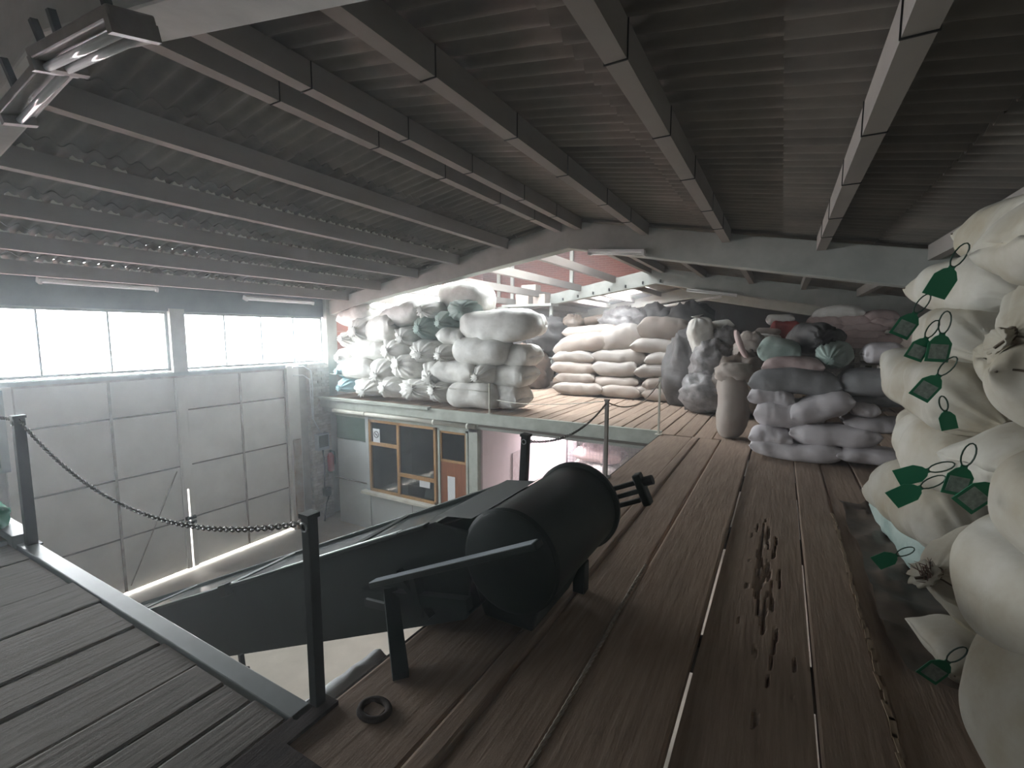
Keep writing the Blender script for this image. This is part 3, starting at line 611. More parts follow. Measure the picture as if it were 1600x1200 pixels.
# ------------------------------------------------------------------ posts, chains, rope
def post(x, y, h, label, r=.027, lean=(0, 0), m='darksteel'):
    t = thing('railing_post', label, 'post', (x, y, 0), (lean[0], lean[1], 0))
    MB().box((0, 0, h / 2), (2 * r, 2 * r, h)).build('shaft', M[m], t, bevel=.004)
    MB().box((0, 0, h - .005), (2 * r + .012, 2 * r + .012, .02)).build('cap', M[m], t)
    MB().box((0, 0, .004), (.1, .1, .012)).build('foot_plate', M[m], t)
    MB().tube([(0, -r - .012 + .02 * math.cos(a) * 0, h - .05 + .018 * math.sin(a)) if False else (.018 * math.cos(a), -r - .004, h - .05 + .018 * math.sin(a)) for a in [2 * math.pi * i / 10 for i in range(10)]], .004, 5, True).build('chain_eye', M['steel'], t)
    return t
post(-4.9, 1.17, 1.0, 'dark railing post on the edge angle at far left', .032)
post(-1.67, 1.22, .86, 'nearest dark railing post on the walkway edge before the conveyor', .024)
post(-1.67, 3.05, .86, 'slanting black railing post behind the conveyor head', .028, (0, R(3)))
post(-1.66, 5.03, .88, 'slim railing post on the walkway edge beyond the conveyor', .02, (0, 0), 'purlin')
post(-1.66, 7.66, .92, 'pale thin railing post at the mezzanine corner', .016, (0, 0), 'pipe')
post(-5.1, 7.98, .62, 'thin stake in front of the big white sacks on the mezzanine edge', .014, (0, 0), 'pipe')
def cat_pts(a, b, sag, n):
    a = Vector(a); b = Vector(b); return [a.lerp(b, i / n) - Vector((0, 0, sag * 4 * (i / n) * (1 - i / n))) for i in range(n + 1)]
def chain(a, b, sag, label, link=.04, r=.0042):
    t = thing('chain', label, 'chain', a); d = (Vector(b) - Vector(a)).length * 1.05 + sag
    n = int(d / (link * .72)); P = cat_pts((0, 0, 0), Vector(b) - Vector(a), sag, n); mb = MB()
    for i in range(n):
        p = (P[i] + P[i + 1]) / 2; tx = (P[i + 1] - P[i]).normalized(); up = Vector((0, 0, 1)); s = tx.cross(up).normalized(); u = s.cross(tx)
        w = s if i % 2 else u
        mb.tube([p + tx * (link / 2 * math.cos(q)) + w * (link * .28 * math.sin(q)) for q in [2 * math.pi * k / 8 for k in range(8)]], r, 4, True)
    tag(mb.build('links', M['chain'], t), None, None, None, 'stuff'); return t
chain((-4.87, 1.17, .97), (-1.69, 1.22, .82), .30, 'long chain sagging from the far left post to the nearest post')
chain((-7.2, 1.17, .95), (-4.93, 1.17, .97), .03, 'short taut chain running off the left edge from the far left post')
chain((-1.64, 3.05, .81), (-1.66, 5.0, .84), .14, 'chain sagging from the slanting post to the slim post')
def cord(name, pts, r, m, label, cat, n=6):
    t = thing(name, label, cat, pts[0]); p0 = Vector(pts[0]); MB().tube([Vector(p) - p0 for p in pts], r, n).build('strand', m, t, True); return t
cord('rope', cat_pts((-1.64, 5.05, .84), (-1.66, 7.64, .86), .18, 16), .008, M['rope'], 'pale rope drooping between slim post and mezzanine corner post', 'rope')
cord('cord', cat_pts((-9.9, 8.02, .62), (-5.1, 7.96, .45), .02, 8), .006, M['pipe'], 'thin pale cord strung across the front of left sack pile', 'cord')
cord('rope', cat_pts((-1.7, 5.03, .86), (-4.9, 7.95, .3), .06, 14), .005, M['pipe'], 'thin pale line from slim post back to the mezzanine edge stake', 'rope')
# braided rope lying in the gap between two planks
t = thing('braided_rope', 'frayed braided rope lying in the gap between walkway planks', 'rope', (-.735, 1.2, .012))
for ph in (0, 2.1, 4.2):
    MB().tube([(.006 * math.sin(i * .9 + ph) + .008 * math.sin(i * .05), i * .018, .006 * math.cos(i * .9 + ph)) for i in range(-20, 110)], .006, 5).build('strand', M['rope'], t, True)
t = thing('ring_recess', 'dark round recess with plate in the walkway near the front edge', 'ring', (-1.44, 1.325, .0))  # dark ring shape stands for a round recess in the boards
MB().tube([(.066 * math.cos(a), .052 * math.sin(a), -.004) for a in [2 * math.pi * i / 28 for i in range(28)]], .016, 8, True).build('ring_body', M['wood_dark'], t, True)
MB().box((0, 0, -.004), (.08, .06, .006)).build('ring_plate', M['wood'], t)

# ------------------------------------------------------------------ sacks
M['sack_greydark'] = mat('slate_grey_woven_plastic', (0.30, 0.30, 0.30), 0.62, noise_scale=3.0, bump=.12, bump_scale=40, rnd=.12, col2=(0.21, 0.21, 0.215))
M['sack_slate'] = mat('dark_slate_film', (0.12, 0.115, 0.115), 0.55, noise_scale=4.0, bump=.2, bump_scale=20, col2=(0.05, 0.047, 0.046))
M['sack_brown'] = mat('brown_bag_film', (0.15, 0.11, 0.085), 0.6, noise_scale=4.0, bump=.2, bump_scale=20, col2=(0.07, 0.05, 0.04))
def sstep(a, b, x): t = max(0, min(1, (x - a) / (b - a))); return t * t * (3 - 2 * t)
def sack_grid(L, Wd, H, e0, e1, seed, nu=26, nv=22, wr=1.0):
    rnd = random.Random(seed); o = Vector((rnd.uniform(0, 50), rnd.uniform(0, 50), rnd.uniform(0, 50)))
    kp = rnd.randint(8, 12); ph = rnd.uniform(0, 6); rows = []; sq = rnd.uniform(2.5, 3.1); bend = rnd.uniform(-.06, .05) * L; yb = rnd.uniform(-.05, .05) * L
    dn = rnd.uniform(-.5, .9) if wr > 1 else 1.1; fa = .19 if wr > 1 else .085
    for i in range(nu + 1):
        u = math.sin(math.pi / 2 * (-1 + 2 * i / nu)); u = .35 * (-1 + 2 * i / nu) + .65 * u; e = e0 if u < 0 else e1; a = abs(u)
        ring = []
        for j in range(nv):
            th = 2 * math.pi * j / nv; c, s = math.cos(th), math.sin(th)
            n_ = 2 / sq; y = math.copysign(abs(c) ** n_, c); z = math.copysign(abs(s) ** n_, s); x = u * L / 2
            if e == 'seam':
                rw = .96 + .04 * a ** 6 - .09 * sstep(.6, .92, a); rt = max(.004, (1 - a ** 5)) ** .5
                x *= 1 + .03 * y * y * sstep(.8, 1, a)
                pl = .03 * sstep(.5, .95, a) * math.sin(6 * y + ph)
                ring.append([x, y * rw * Wd / 2, z * rt * H / 2 + pl * H])
                continue
            if e == 'tied':
                an = .90; rn = .12
                if a < an: r = rn + (1 - rn) * (max(0, 1 - (a / an) ** 3.0)) ** .52
                else: r = rn + (.26 if wr > 1 else .15) * sstep(an, 1.0, a)
                k = sstep(.38 if wr > 1 else .52, an, a) * (1 if wr > 1 else max(.1, .8 + 1.2 * noise.noise(o + Vector((c * 2, s * 2, 5))))); fold = fa * (k * math.sin(kp * th + ph + 3 * noise.noise(o + Vector((c, s, u * 2)))) + .3 * k * math.sin(2.3 * kp * th))
                if a > an: fold *= 1.3
                r *= 1 + fold; k2 = sstep(.72, 1, a)
                rr = Wd / 2 * (1 - k2) + min(Wd, H) * .5 * k2; rh = H / 2 * (1 - k2) + min(Wd, H) * .5 * k2
                yy = y * (1 - k2) + c * k2; zz = z * (1 - k2) + s * k2
                ring.append([x, yy * r * rr, zz * r * rh - dn * .25 * H * sstep(.7, 1, a)])
                continue
            r = (max(0, 1 - a ** 4.5)) ** .42
            ring.append([x, y * r * Wd / 2, z * r * H / 2])
        for p in ring:
            q = Vector(p)
            d = (.16 if wr > 1 else .22) * noise.noise(o + q * (1.5 / max(.3, Wd))) + (.07 if wr > 1 else .10) * noise.noise(o + q * (4.0 / max(.3, Wd)))
            w_ = noise.noise(o + Vector((q.x * 13 + 3 * q.y, q.y * 6, q.z * 5))); w2 = noise.noise(o + Vector((q.x * 5, q.y * 9, q.z * 7)))
            f = d + wr * (.07 * max(0, noise.noise(o + q * 3 + Vector((9, 9, 9))) + .35) * (1 - abs(w_) * 2.6) + .05 * w2)
            m = 1 + f * .75
            p[1] *= m; p[2] *= m
            if p[2] < 0: p[2] *= .93
            p[2] += bend * u * u; p[1] += yb * u * u
        rows.append(ring)
    return rows
def sack_body(name, rows, m):
    nu = len(rows) - 1; nv = len(rows[0]); V = [p for r in rows for p in r]; F = []
    for i in range(nu):
        for j in range(nv):
            k = (j + 1) % nv; F.append((i * nv + j, (i + 1) * nv + j, (i + 1) * nv + k, i * nv + k))
    for i, sgn in ((0, 1), (nu, -1)):
        c = [sum(p[k] for p in rows[i]) / nv for k in range(3)]; c[0] += sgn * .035
        V.append(c); b = len(V) - 1
        for j in range(nv):
            k = (j + 1) % nv; F.append((b, i * nv + j, i * nv + k) if sgn > 0 else (b, i * nv + k, i * nv + j))
    return MB().add(V, F).build(name, m, None, True)
def ring_at(rows, a_target, side):
    nu = len(rows) - 1
    L = rows[-1][0][0] - rows[0][0][0]
    best = min(range(nu + 1), key=lambda i: abs((rows[i][0][0] / (L / 2)) - side * a_target)); return rows[best]
def add_tie(rows, side, m, parent):
    rg_ = ring_at(rows, .90, side); c = Vector([sum(p[k] for p in rg_) / len(rg_) for k in range(3)])
    r = sum((Vector(p) - c).length for p in rg_) / len(rg_) * .92
    mb = MB().tube([c + Vector((0, r * math.cos(a), r * math.sin(a))) for a in [2 * math.pi * i / 12 for i in range(12)]], max(.008, r * .16), 5, True)
    mb.tube([c + Vector((-.01 * -side, 0, -r)), c + Vector((side * .02, r * .5, -r * 1.7)), c + Vector((side * .035, r * .8, -r * 2.6))], .006, 4)
    return mb.build('tie', m, parent)
def add_seam(rows, side, parent, m):
    r = rows[0] if side < 0 else rows[-1]; nv = len(r)
    pts = [Vector(r[j]) for j in range(0, nv // 2 + 1)]
    pts = [p + Vector((side * -.018, 0, .004)) for p in pts]
    return MB().tube(pts, .004, 4).build('stitched_seam', m, parent)
seq = [0]
def sack(loc, L, Wd, H, kind, mname, yaw=0, pit=0, roll=0, fine=False, tie='twine', label=None, group=None, name='grain_sack', ends=None):
    seq[0] += 1; sd_ = 1000 + seq[0]
    e = ends or {'T': ('tied', 'seam'), 'P': ('seam', 'seam'), 'R': ('round', 'seam')}[kind]
    nu, nv = (64, 56) if fine else ((32, 40) if kind == 'T' else (30, 26))
    rows = sack_grid(L, Wd, H, e[0], e[1], sd_, nu, nv, .8 if fine else 1.1)
    o = sack_body(name, rows, M[mname]); o.location = loc; o.rotation_euler = (R(roll), R(pit), R(yaw)); tag(o, label, 'sack', group)
    for k, s in ((0, -1), (1, 1)):
        if e[k] == 'tied': add_tie(rows, s, M[tie], o)
        elif e[k] == 'seam': add_seam(rows, s, o, M['stitch'] if fine else M['twine'])
    return o, rows

SACKS = [
('left', 0, -9.51, 8.58, 0.35, 1.15, 0.58, 0.41, 'T', 'sack_blue', 0, 0),
('left', 0, -8.88, 8.58, 0.32, 1.15, 0.85, 0.53, 'T', 'sack', 8, 0),
('left', 0, -8.04, 8.58, 0.35, 1.15, 0.81, 0.55, 'T', 'sack', -6, 0),
('left', 0, -7.22, 8.58, 0.33, 1.15, 1.03, 0.56, 'T', 'sack', 6, 0),
('left', 0, -6.52, 8.58, 0.34, 1.15, 0.56, 0.54, 'T', 'sack', -10, 0),
('left', 0, -5.71, 8.41, 0.31, 1.22, 0.8, 0.61, 'P', 'sack', 2, 0),
('left', 0, -4.99, 8.66, 0.3, 0.66, 0.8, 0.55, 'P', 'sack', -4, 0),
('left', 1, -9.61, 8.63, 0.67, 1.15, 0.53, 0.39, 'T', 'sack_blue', 0, 0),
('left', 1, -9.14, 8.46, 0.78, 1.07, 0.8, 0.57, 'P', 'sack', 0, 0),
('left', 1, -8.35, 8.63, 0.77, 1.15, 0.71, 0.63, 'T', 'sack', 5, 0),
('left', 1, -7.6, 8.63, 0.83, 1.15, 0.95, 0.64, 'T', 'sack', -8, 0),
('left', 1, -6.83, 8.63, 0.7, 1.15, 0.62, 0.7, 'T', 'sack', 10, 0),
('left', 1, -6.15, 8.46, 0.79, 1.08, 0.8, 0.55, 'P', 'sack', -4, 0),
('left', 1, -5.41, 8.63, 0.78, 1.15, 0.5, 0.46, 'T', 'sack', 0, 0),
('left', 1, -4.93, 8.71, 0.75, 0.83, 0.8, 0.51, 'P', 'sack', -4, 0),
('left', 2, -9.62, 8.68, 1.05, 1.15, 0.66, 0.46, 'T', 'sack', 0, 0),
('left', 2, -8.84, 8.51, 1.24, 1.04, 0.8, 0.52, 'P', 'sack', 5, 0),
('left', 2, -7.99, 8.68, 1.21, 1.15, 0.73, 0.62, 'T', 'sack', -6, 0),
('left', 2, -7.07, 8.68, 1.22, 1.15, 0.9, 0.55, 'T', 'sack', 8, 0),
('left', 2, -6.44, 8.68, 1.2, 1.15, 0.53, 0.47, 'T', 'sack', -4, 0),
('left', 2, -5.58, 8.51, 1.24, 1.31, 0.8, 0.63, 'P', 'sack', 0, 0),
('left', 2, -4.82, 8.81, 1.15, 0.65, 0.8, 0.51, 'P', 'sack', -4, 0),
('left', 3, -9.6, 8.73, 1.45, 1.15, 0.58, 0.45, 'T', 'sack', 0, 0),
('left', 3, -9.15, 8.73, 1.7, 1.15, 0.81, 0.72, 'T', 'sack', 4, 0),
('left', 3, -8.42, 8.56, 1.71, 1.07, 0.8, 0.7, 'P', 'sack', -10, 12),
('left', 3, -7.67, 8.73, 1.58, 1.15, 0.71, 0.47, 'T', 'sack', 6, 0),
('left', 3, -7.06, 8.73, 1.75, 1.15, 0.63, 0.53, 'T', 'sack_green', -4, 0),
('left', 3, -6.33, 8.56, 1.56, 0.59, 0.8, 0.41, 'P', 'sack', 5, -8),
('left', 3, -5.22, 8.56, 1.77, 1.8, 0.8, 0.69, 'P', 'sack', 0, 0),
('left', 4, -9.39, 8.61, 2.06, 0.93, 0.8, 0.49, 'P', 'sack', 5, 15),
('left', 4, -7.83, 8.61, 2.04, 1.19, 0.8, 0.55, 'P', 'sack', -6, 10),
('left', 4, -7.03, 8.78, 2.15, 1.15, 0.56, 0.42, 'T', 'sack', 5, 0),
('left', 4, -6.54, 8.78, 1.91, 1.15, 0.54, 0.43, 'T', 'sack_green', -5, 0),
('left', 4, -6.13, 8.78, 2.12, 1.15, 0.8, 0.49, 'T', 'sack_green', 14, 0),
('left', 5, -9.3, 9.16, 2.15, 0.57, 0.8, 0.34, 'P', 'sack', 0, 0),
('left', 5, -6.29, 8.96, 2.45, 1.42, 0.8, 0.68, 'P', 'sack', -15, -8),
('left', 5, -5.31, 10.26, 1.83, 0.66, 0.8, 0.54, 'P', 'sack', 20, 0),
('middle', 0, -4.58, 11.68, 0.16, 1.27, 0.55, 0.36, 'P', 'sack_tan', 0, 0),
('middle', 0, -3.48, 11.72, 0.17, 0.98, 0.55, 0.35, 'P', 'sack_tan', 0, 0),
('middle', 0, -2.94, 11.78, 0.2, 0.59, 0.55, 0.29, 'P', 'sack_dusty', 4, 0),
('middle', 0, -2.36, 11.58, 0.18, 0.99, 0.55, 0.37, 'P', 'sack_tan', 0, 0),
('middle', 1, -4.72, 11.8, 0.43, 1.04, 0.55, 0.35, 'P', 'sack_tan', 0, 0),
('middle', 1, -3.64, 11.8, 0.36, 1.12, 0.55, 0.35, 'P', 'sack_tan', 0, 0),
('middle', 1, -2.37, 11.61, 0.44, 0.96, 0.55, 0.32, 'P', 'sack_tan', 0, 0),
('middle', 2, -4.79, 11.84, 0.7, 1.16, 0.55, 0.41, 'P', 'sack_tan', 0, 0),
('middle', 2, -3.66, 11.84, 0.72, 1.08, 0.55, 0.46, 'P', 'sack_dusty', 0, 0),
('middle', 2, -2.5, 11.64, 0.74, 1.08, 0.55, 0.37, 'P', 'sack_dusty', 0, 0),
('middle', 3, -4.8, 11.87, 1.04, 1.09, 0.55, 0.38, 'P', 'sack_dusty', 0, 0),
('middle', 3, -3.59, 11.87, 1.03, 1.34, 0.55, 0.42, 'P', 'sack_dusty', 0, 0),
('middle', 3, -2.37, 11.67, 1.03, 0.92, 0.55, 0.37, 'P', 'sack_dusty', 0, 0),
('middle', 4, -4.6, 11.89, 1.36, 1.52, 0.55, 0.55, 'P', 'sack_tan', 0, 8),
('middle', 4, -2.6, 11.74, 1.32, 1.2, 0.55, 0.4, 'P', 'sack_dusty', 0, -6),
('middle', 5, -4.55, 12.23, 1.66, 1.36, 0.55, 0.36, 'P', 'sack_tan', 0, 4),
('middle', 5, -3.58, 11.93, 1.51, 1.07, 0.55, 0.69, 'P', 'sack_dusty', 0, 8),
('middle', 5, -2.5, 11.83, 1.7, 1.12, 0.55, 0.63, 'P', 'sack_tan', 0, -4),
('grey', 0, 0.21, 7.05, 0.11, 0.96, 0.6, 0.27, 'P', 'sack_grey', 0, 0),
('grey', 0, 0.98, 7.05, 0.15, 0.63, 0.6, 0.22, 'P', 'sack_grey', 0, 0),
('grey', 1, -0.07, 7.09, 0.27, 0.47, 0.6, 0.26, 'P', 'sack_grey', 0, 0),
('grey', 1, 0.61, 7.09, 0.34, 0.88, 0.6, 0.31, 'P', 'sack_grey', 0, 2),
('grey', 2, 0.13, 7.13, 0.56, 0.76, 0.6, 0.39, 'P', 'sack_grey', 0, 4),
('grey', 2, 1.06, 7.13, 0.51, 0.68, 0.6, 0.2, 'P', 'sack_grey', 0, 0),
('grey', 3, -0.09, 7.17, 0.78, 0.51, 0.6, 0.26, 'P', 'sack_grey', 0, -4),
('grey', 3, 0.46, 7.02, 0.7, 0.64, 0.6, 0.32, 'P', 'sack_grey', 0, 22),
('grey', 3, 0.91, 7.17, 0.68, 0.26, 0.6, 0.19, 'P', 'sack_grey', 0, -5),
('grey', 4, 0.15, 7.21, 1.0, 0.95, 0.6, 0.36, 'P', 'sack_greydark', 0, 0),
('grey', 4, 1.03, 7.21, 1.02, 0.76, 0.6, 0.34, 'P', 'sack_greydark', 0, 3),
('grey', 4, 1.1, 7.31, 0.82, 0.71, 0.6, 0.24, 'P', 'sack_greydark', 0, 5),
('grey', 5, 0.13, 7.35, 1.21, 0.66, 0.6, 0.22, 'P', 'sack_pink', 0, 2),
('grey', 5, 0.59, 7.58, 1.33, 0.85, 0.35, 0.38, 'T', 'sack_green', -12, 0),
('grey', 5, 1.08, 7.35, 1.37, 0.37, 0.6, 0.26, 'P', 'sack_grey', 0, 2),
('grey', 6, -0.03, 7.59, 1.37, 0.49, 0.6, 0.36, 'P', 'sack_green', 0, -12),
('grey', 6, 0.37, 7.76, 1.54, 0.85, 0.37, 0.44, 'T', 'sack_dark', 20, 0),
('grey', 6, 0.56, 7.67, 1.53, 0.85, 0.28, 0.28, 'T', 'sack_dark', -15, 0),
('pink', 0, -0.42, 12.45, 1.27, 0.64, 0.6, 0.21, 'P', 'sack_pink', 0, 0),
('pink', 0, 1.44, 12.85, 1.3, 1.01, 0.6, 0.28, 'P', 'sack_pink', 0, 0),
('pink', 1, -0.42, 12.48, 1.37, 0.61, 0.6, 0.24, 'P', 'sack_pink', 0, 0),
('pink', 1, 1.43, 12.88, 1.46, 0.86, 0.6, 0.28, 'P', 'sack_pink', 0, 0),
('pink', 1, 1.93, 12.88, 1.49, 0.48, 0.6, 0.26, 'P', 'sack_pink', 0, 0),
('pink', 2, -0.35, 12.51, 1.53, 0.61, 0.6, 0.26, 'P', 'sack', 0, -5),
('pink', 2, 0.94, 12.91, 1.5, 0.53, 0.6, 0.29, 'P', 'sack_pink', 0, 0),
('pink', 2, 1.53, 12.91, 1.6, 0.68, 0.6, 0.28, 'P', 'sack_pink', 0, -4),
('pink', 3, -0.3, 12.54, 1.65, 0.49, 0.6, 0.23, 'P', 'sack_tan', 0, 0),
('pink', 3, 0.93, 12.94, 1.73, 0.51, 0.6, 0.31, 'P', 'sack_pink', 0, 0),
('pink', 3, 1.52, 12.94, 1.74, 0.78, 0.6, 0.3, 'P', 'sack_pink', 0, 4),
('pink', 4, 0.04, 12.62, 1.71, 0.56, 0.6, 0.46, 'P', 'sack_red', 0, -4),
('pink', 4, 0.79, 12.97, 1.9, 0.62, 0.6, 0.31, 'P', 'sack_pink', 0, 0),
('pink', 4, 1.34, 12.97, 1.89, 0.62, 0.6, 0.3, 'P', 'sack_pink', 0, 0),
('pink', 4, 1.87, 12.97, 1.84, 0.49, 0.6, 0.3, 'P', 'sack_pink', 0, 0),
('pink', 5, -0.07, 12.7, 1.93, 0.54, 0.6, 0.28, 'P', 'sack', 0, 0),
('pink', 5, 1.04, 13.0, 2.09, 0.9, 0.6, 0.35, 'P', 'sack', 0, 4),
('pink', 5, 1.79, 13.0, 1.98, 0.64, 0.6, 0.32, 'P', 'sack_pink', 0, 5),
]

ORD = ['leftmost', 'second from left', 'third from left', 'fourth from left', 'fifth from left', 'sixth from left', 'seventh from left', 'eighth from left', 'ninth from left']
ROWN = ['bottom', 'second', 'third', 'fourth', 'fifth', 'sixth', 'seventh']
STK = {'left': 'of the big left pile', 'middle': 'of the middle pile', 'grey': 'of the right grey pile', 'pink': 'of the pinkish back pile'}
CN = {'sack': 'white', 'sack_dusty': 'off white', 'sack_blue': 'pale blue', 'sack_green': 'grey green', 'sack_dark': 'dark', 'sack_grey': 'lilac grey', 'sack_pink': 'pinkish', 'sack_tan': 'cream', 'sack_red': 'red', 'sack_greydark': 'slate grey'}
byrow = {}
for r_ in SACKS: byrow.setdefault((r_[0], r_[1]), []).append(r_)
for (st, ri), items in byrow.items():
    items.sort(key=lambda r: r[2]); top = max(k[1] for k in byrow if k[0] == st)
    for i, (_, _, x, y, z, L_, W_, H_, ty, c_, yaw, pit) in enumerate(items):
        rn_ = 'top' if ri == top else ROWN[ri]
        lab = '%s %s sack, %s in %s row %s' % (CN[c_], 'tied' if ty == 'T' else 'plump', ORD[i], rn_, STK[st])
        yw = (90 + yaw) if ty == 'T' else yaw
        tie_ = 'twine_green' if (c_ == 'sack_green' or (st == 'left' and (ri + i) % 4 == 1)) else 'twine'
        L2 = L_ * (1.12 if ty == 'T' else 1.06)
        ends = ('round', 'round') if (st == 'left' and L_ > 1.2) else None
        sack((x, y, z), L2, W_, H_, ty, c_, yw, -pit if ty == 'P' else pit, random.uniform(-3, 3), False, tie_, lab, {'left': 'sacks of the big left pile', 'middle': 'sacks of the middle pile', 'grey': 'sacks of the grey pile', 'pink': 'sacks of the pinkish pile'}[st], ends=ends)
# pallets carrying the pinkish pile
for px_, n_, lb in ((-.35, 7, 'left'), (1.4, 8, 'right')):
    for k in range(n_):
        t = thing('wooden_pallet', 'wooden pallet, number %s up the %s stack below the pinkish sacks' % (['one', 'two', 'three', 'four', 'five', 'six', 'seven', 'eight'][k], lb), 'pallet', (px_, 12.75, .166 * k + .003), (0, 0, 0), 'pallets under the pinkish pile')
        for yy in (-.4, -.2, 0, .2, .4): MB().box((0, yy, .135), (1.1 if n_ == 8 else .7, .12, .02)).build('board', M['wood_grey'], t)
        for xx in (-.3, 0, .3): MB().box((xx, 0, .07), (.09, .9, .11)).build('runner', M['wood_grey'], t)
        for yy in (-.4, 0, .4): MB().box((0, yy, .0075), (1.1 if n_ == 8 else .7, .1, .015)).build('board', M['wood_grey'], t)

# the near stack on the right
def gtag(parent_o, world, yaw, tiltr, s=1.0, blank=False):
    """green tag on a loop, hung on a sack: parts of that sack"""
    mw = parent_o.matrix_basis.inverted()
    loc = mw @ Vector(world); rot = (parent_o.rotation_euler.to_matrix().inverted() @ Euler((R(8), R(tiltr), R(yaw))).to_matrix()).to_euler()
    V = [(-.045, -.14), (.045, -.14), (.045, -.05), (.025, -.02), (.012, -.012), (.012, 0), (-.012, 0), (-.012, -.012), (-.025, -.02), (-.045, -.05)]
    P = [(a * s, -.0015, b * s) for a, b in V] + [(a * s, .0015, b * s) for a, b in V]; n = 10
    me = MB().add(P, [tuple(range(n)), tuple(range(2 * n - 1, n - 1, -1))] + [(i, (i + 1) % n, n + (i + 1) % n, n + i) for i in range(n)]).mesh('tag', M['tag_green'])
    tg = put('tag', me, parent_o, loc, rot); tg['label'] = 'green plastic tag'
    if not blank: MB().span((-.034 * s, -.0032, -.125 * s), (.034 * s, -.0018, -.055 * s)).build('printed_label', M['tag_label'], tg)
    lp = MB().tube([(.022 * s * math.sin(2 * math.pi * t_) , 0, -.005 + .105 * s * (1 - math.cos(2 * math.pi * t_)) / 2) for t_ in [i / 14 for i in range(14)]], .0032, 5, True)
    lp.build('loop', M['tag_loop'], tg); return tg
NEAR = [
 # name, x, y, z, L, W, H, kind, material, yaw, pitch, roll, label
 ('F0', 1.02, 4.28, .19, 1.35, .60, .37, 'T', 'sack_green', 92, 2, 0, 'grey green sack lying on the deck at foot of the near right stack'),
 ('F1', .97, 3.80, .56, 1.40, .64, .50, 'T', 'sack_fore', 93, 5, 0, 'pale sack directly on the grey green sack in near right stack'),
 ('F2', .95, 3.62, .93, 1.35, .62, .42, 'T', 'sack_fore', 88, -3, 4, 'third sack up with fanned neck in the near right stack'),
 ('F3', .94, 3.72, 1.28, 1.50, .62, .44, 'T', 'sack_fore', 92, -4, -3, 'fourth sack up with dark seam line in the near right stack'),
 ('F4', .98, 3.58, 1.60, 1.15, .56, .36, 'T', 'sack_fore', 86, 3, 0, 'fifth sack up, with twin tags, in near right stack'),
 ('F5', .99, 3.45, 1.86, 1.05, .52, .34, 'T', 'sack_fore', 95, -4, 0, 'sixth sack up, tag at its left, in near right stack'),
 ('F6', 1.06, 3.20, 2.10, 1.00, .52, .34, 'T', 'sack_fore', 88, -6, 0, 'topmost tagged sack of the near right stack below the roof'),
 ('N0', 1.15, 2.22, .30, .98, .62, .60, 'R', 'sack_fore', 8, 0, 0, 'large pale sack at the bottom right corner of the near stack'),
 ('N1', 1.16, 2.44, .72, 1.05, .66, .50, 'R', 'sack_fore', 14, -12, 0, 'large smooth sack sagging over the bottom right corner sack'),
 ('N2', 1.02, 2.90, .36, .86, .54, .52, 'T', 'sack_fore', 24, 36, 0, 'sack with brown tied neck at the foot of the near stack'),
 ('N3', 1.06, 2.90, .10, .78, .48, .20, 'P', 'sack_fore', 10, 0, 0, 'flattened sack end on the deck under the brown necked sack'),
 ('N4', 1.10, 2.10, 1.04, .95, .52, .42, 'R', 'sack_fore', 4, 0, 0, 'round white sack end at right edge above the large smooth sack'),
 ('N5', 1.18, 2.66, 1.06, .95, .56, .36, 'P', 'sack_fore', 12, 4, 0, 'shaded sack recessed between hanging tags and right edge sack'),
 ('N6', 1.19, 2.52, 1.36, 1.00, .58, .40, 'P', 'sack_fore', -8, 14, 8, 'pillow shaped sack with dark edge seam above the shaded sack'),
 ('N7', 1.17, 2.56, 1.66, .98, .56, .40, 'T', 'sack_fore', 18, 6, -6, 'creased sack with tied neck left of the hanging cord, right edge'),
 ('N8', 1.21, 2.50, 1.95, 1.00, .60, .40, 'P', 'sack_fore', 4, 6, 0, 'white sack with long loop at right edge under the top sack'),
 ('N9', 1.32, 2.72, 2.20, .95, .58, .34, 'P', 'sack_fore', -16, -8, 0, 'topmost slanting sack at the upper right edge of near stack'),
 ('B0', 1.9, 3.3, .30, 1.0, .6, .5, 'P', 'sack_fore', 90, 0, 0, 'inner sack on deck behind the near right stack'),
]
near = {}; neck_rows = {}
def neck_rows_set(nm, o, rows): neck_rows[nm] = rows; return o, rows
SEAMS = {'F1': [24], 'F2': [20], 'F3': [22], 'F5': [24], 'N2': [30], 'N6': [27], 'N7': [33], 'N8': [30], 'N9': [31]}
for nm, x, y, z, L_, W_, H_, k_, m_, yaw, pit, roll, lab in NEAR:
    near[nm], rw_ = neck_rows_set(nm, *sack((x, y, z), L_, W_, H_, k_, m_, yaw, pit, roll, True, 'stitch', lab, 'sacks of the near right stack'))
    if nm in SEAMS:
        for j in SEAMS[nm]:
            P_ = []
            for i in range(6, len(rw_) - 6):
                q_ = Vector(rw_[i][j]); c_ = sum((Vector(p) for p in rw_[i]), Vector()) / len(rw_[i]); P_.append(q_ + (q_ - c_).normalized() * .002)
            MB().tube(P_, .0042, 5).build('side_seam', M['stitch'], near[nm])
for nm, p, yaw, tl, s, bl in (('F6', (.63, 2.78, 1.90), 8, 22, 1.0, True), ('F5', (.56, 3.0, 1.71), 8, 26, .95, False), ('F4', (.60, 2.95, 1.59), 8, 22, .85, False), ('F4', (.65, 2.93, 1.61), 8, 3, 1.0, False),
        ('F3', (.63, 2.82, 1.42), 8, 30, .95, False), ('F2', (.62, 2.65, 1.28), 8, -18, .65, True), ('F1', (.60, 2.70, 1.0), 5, 62, .9, True), ('N5', (.66, 2.50, 1.08), 8, 8, .95, False), ('N5', (.72, 2.38, 1.05), 15, 40, 1.0, False),
        ('F1', (.58, 2.70, .92), 5, 50, .95, True), ('F0', (.63, 3.30, .36), 0, 48, .9, True), ('N3', (.70, 2.60, .19), 8, 30, .95, False)):
    gtag(near[nm], p, yaw, tl, s, bl)
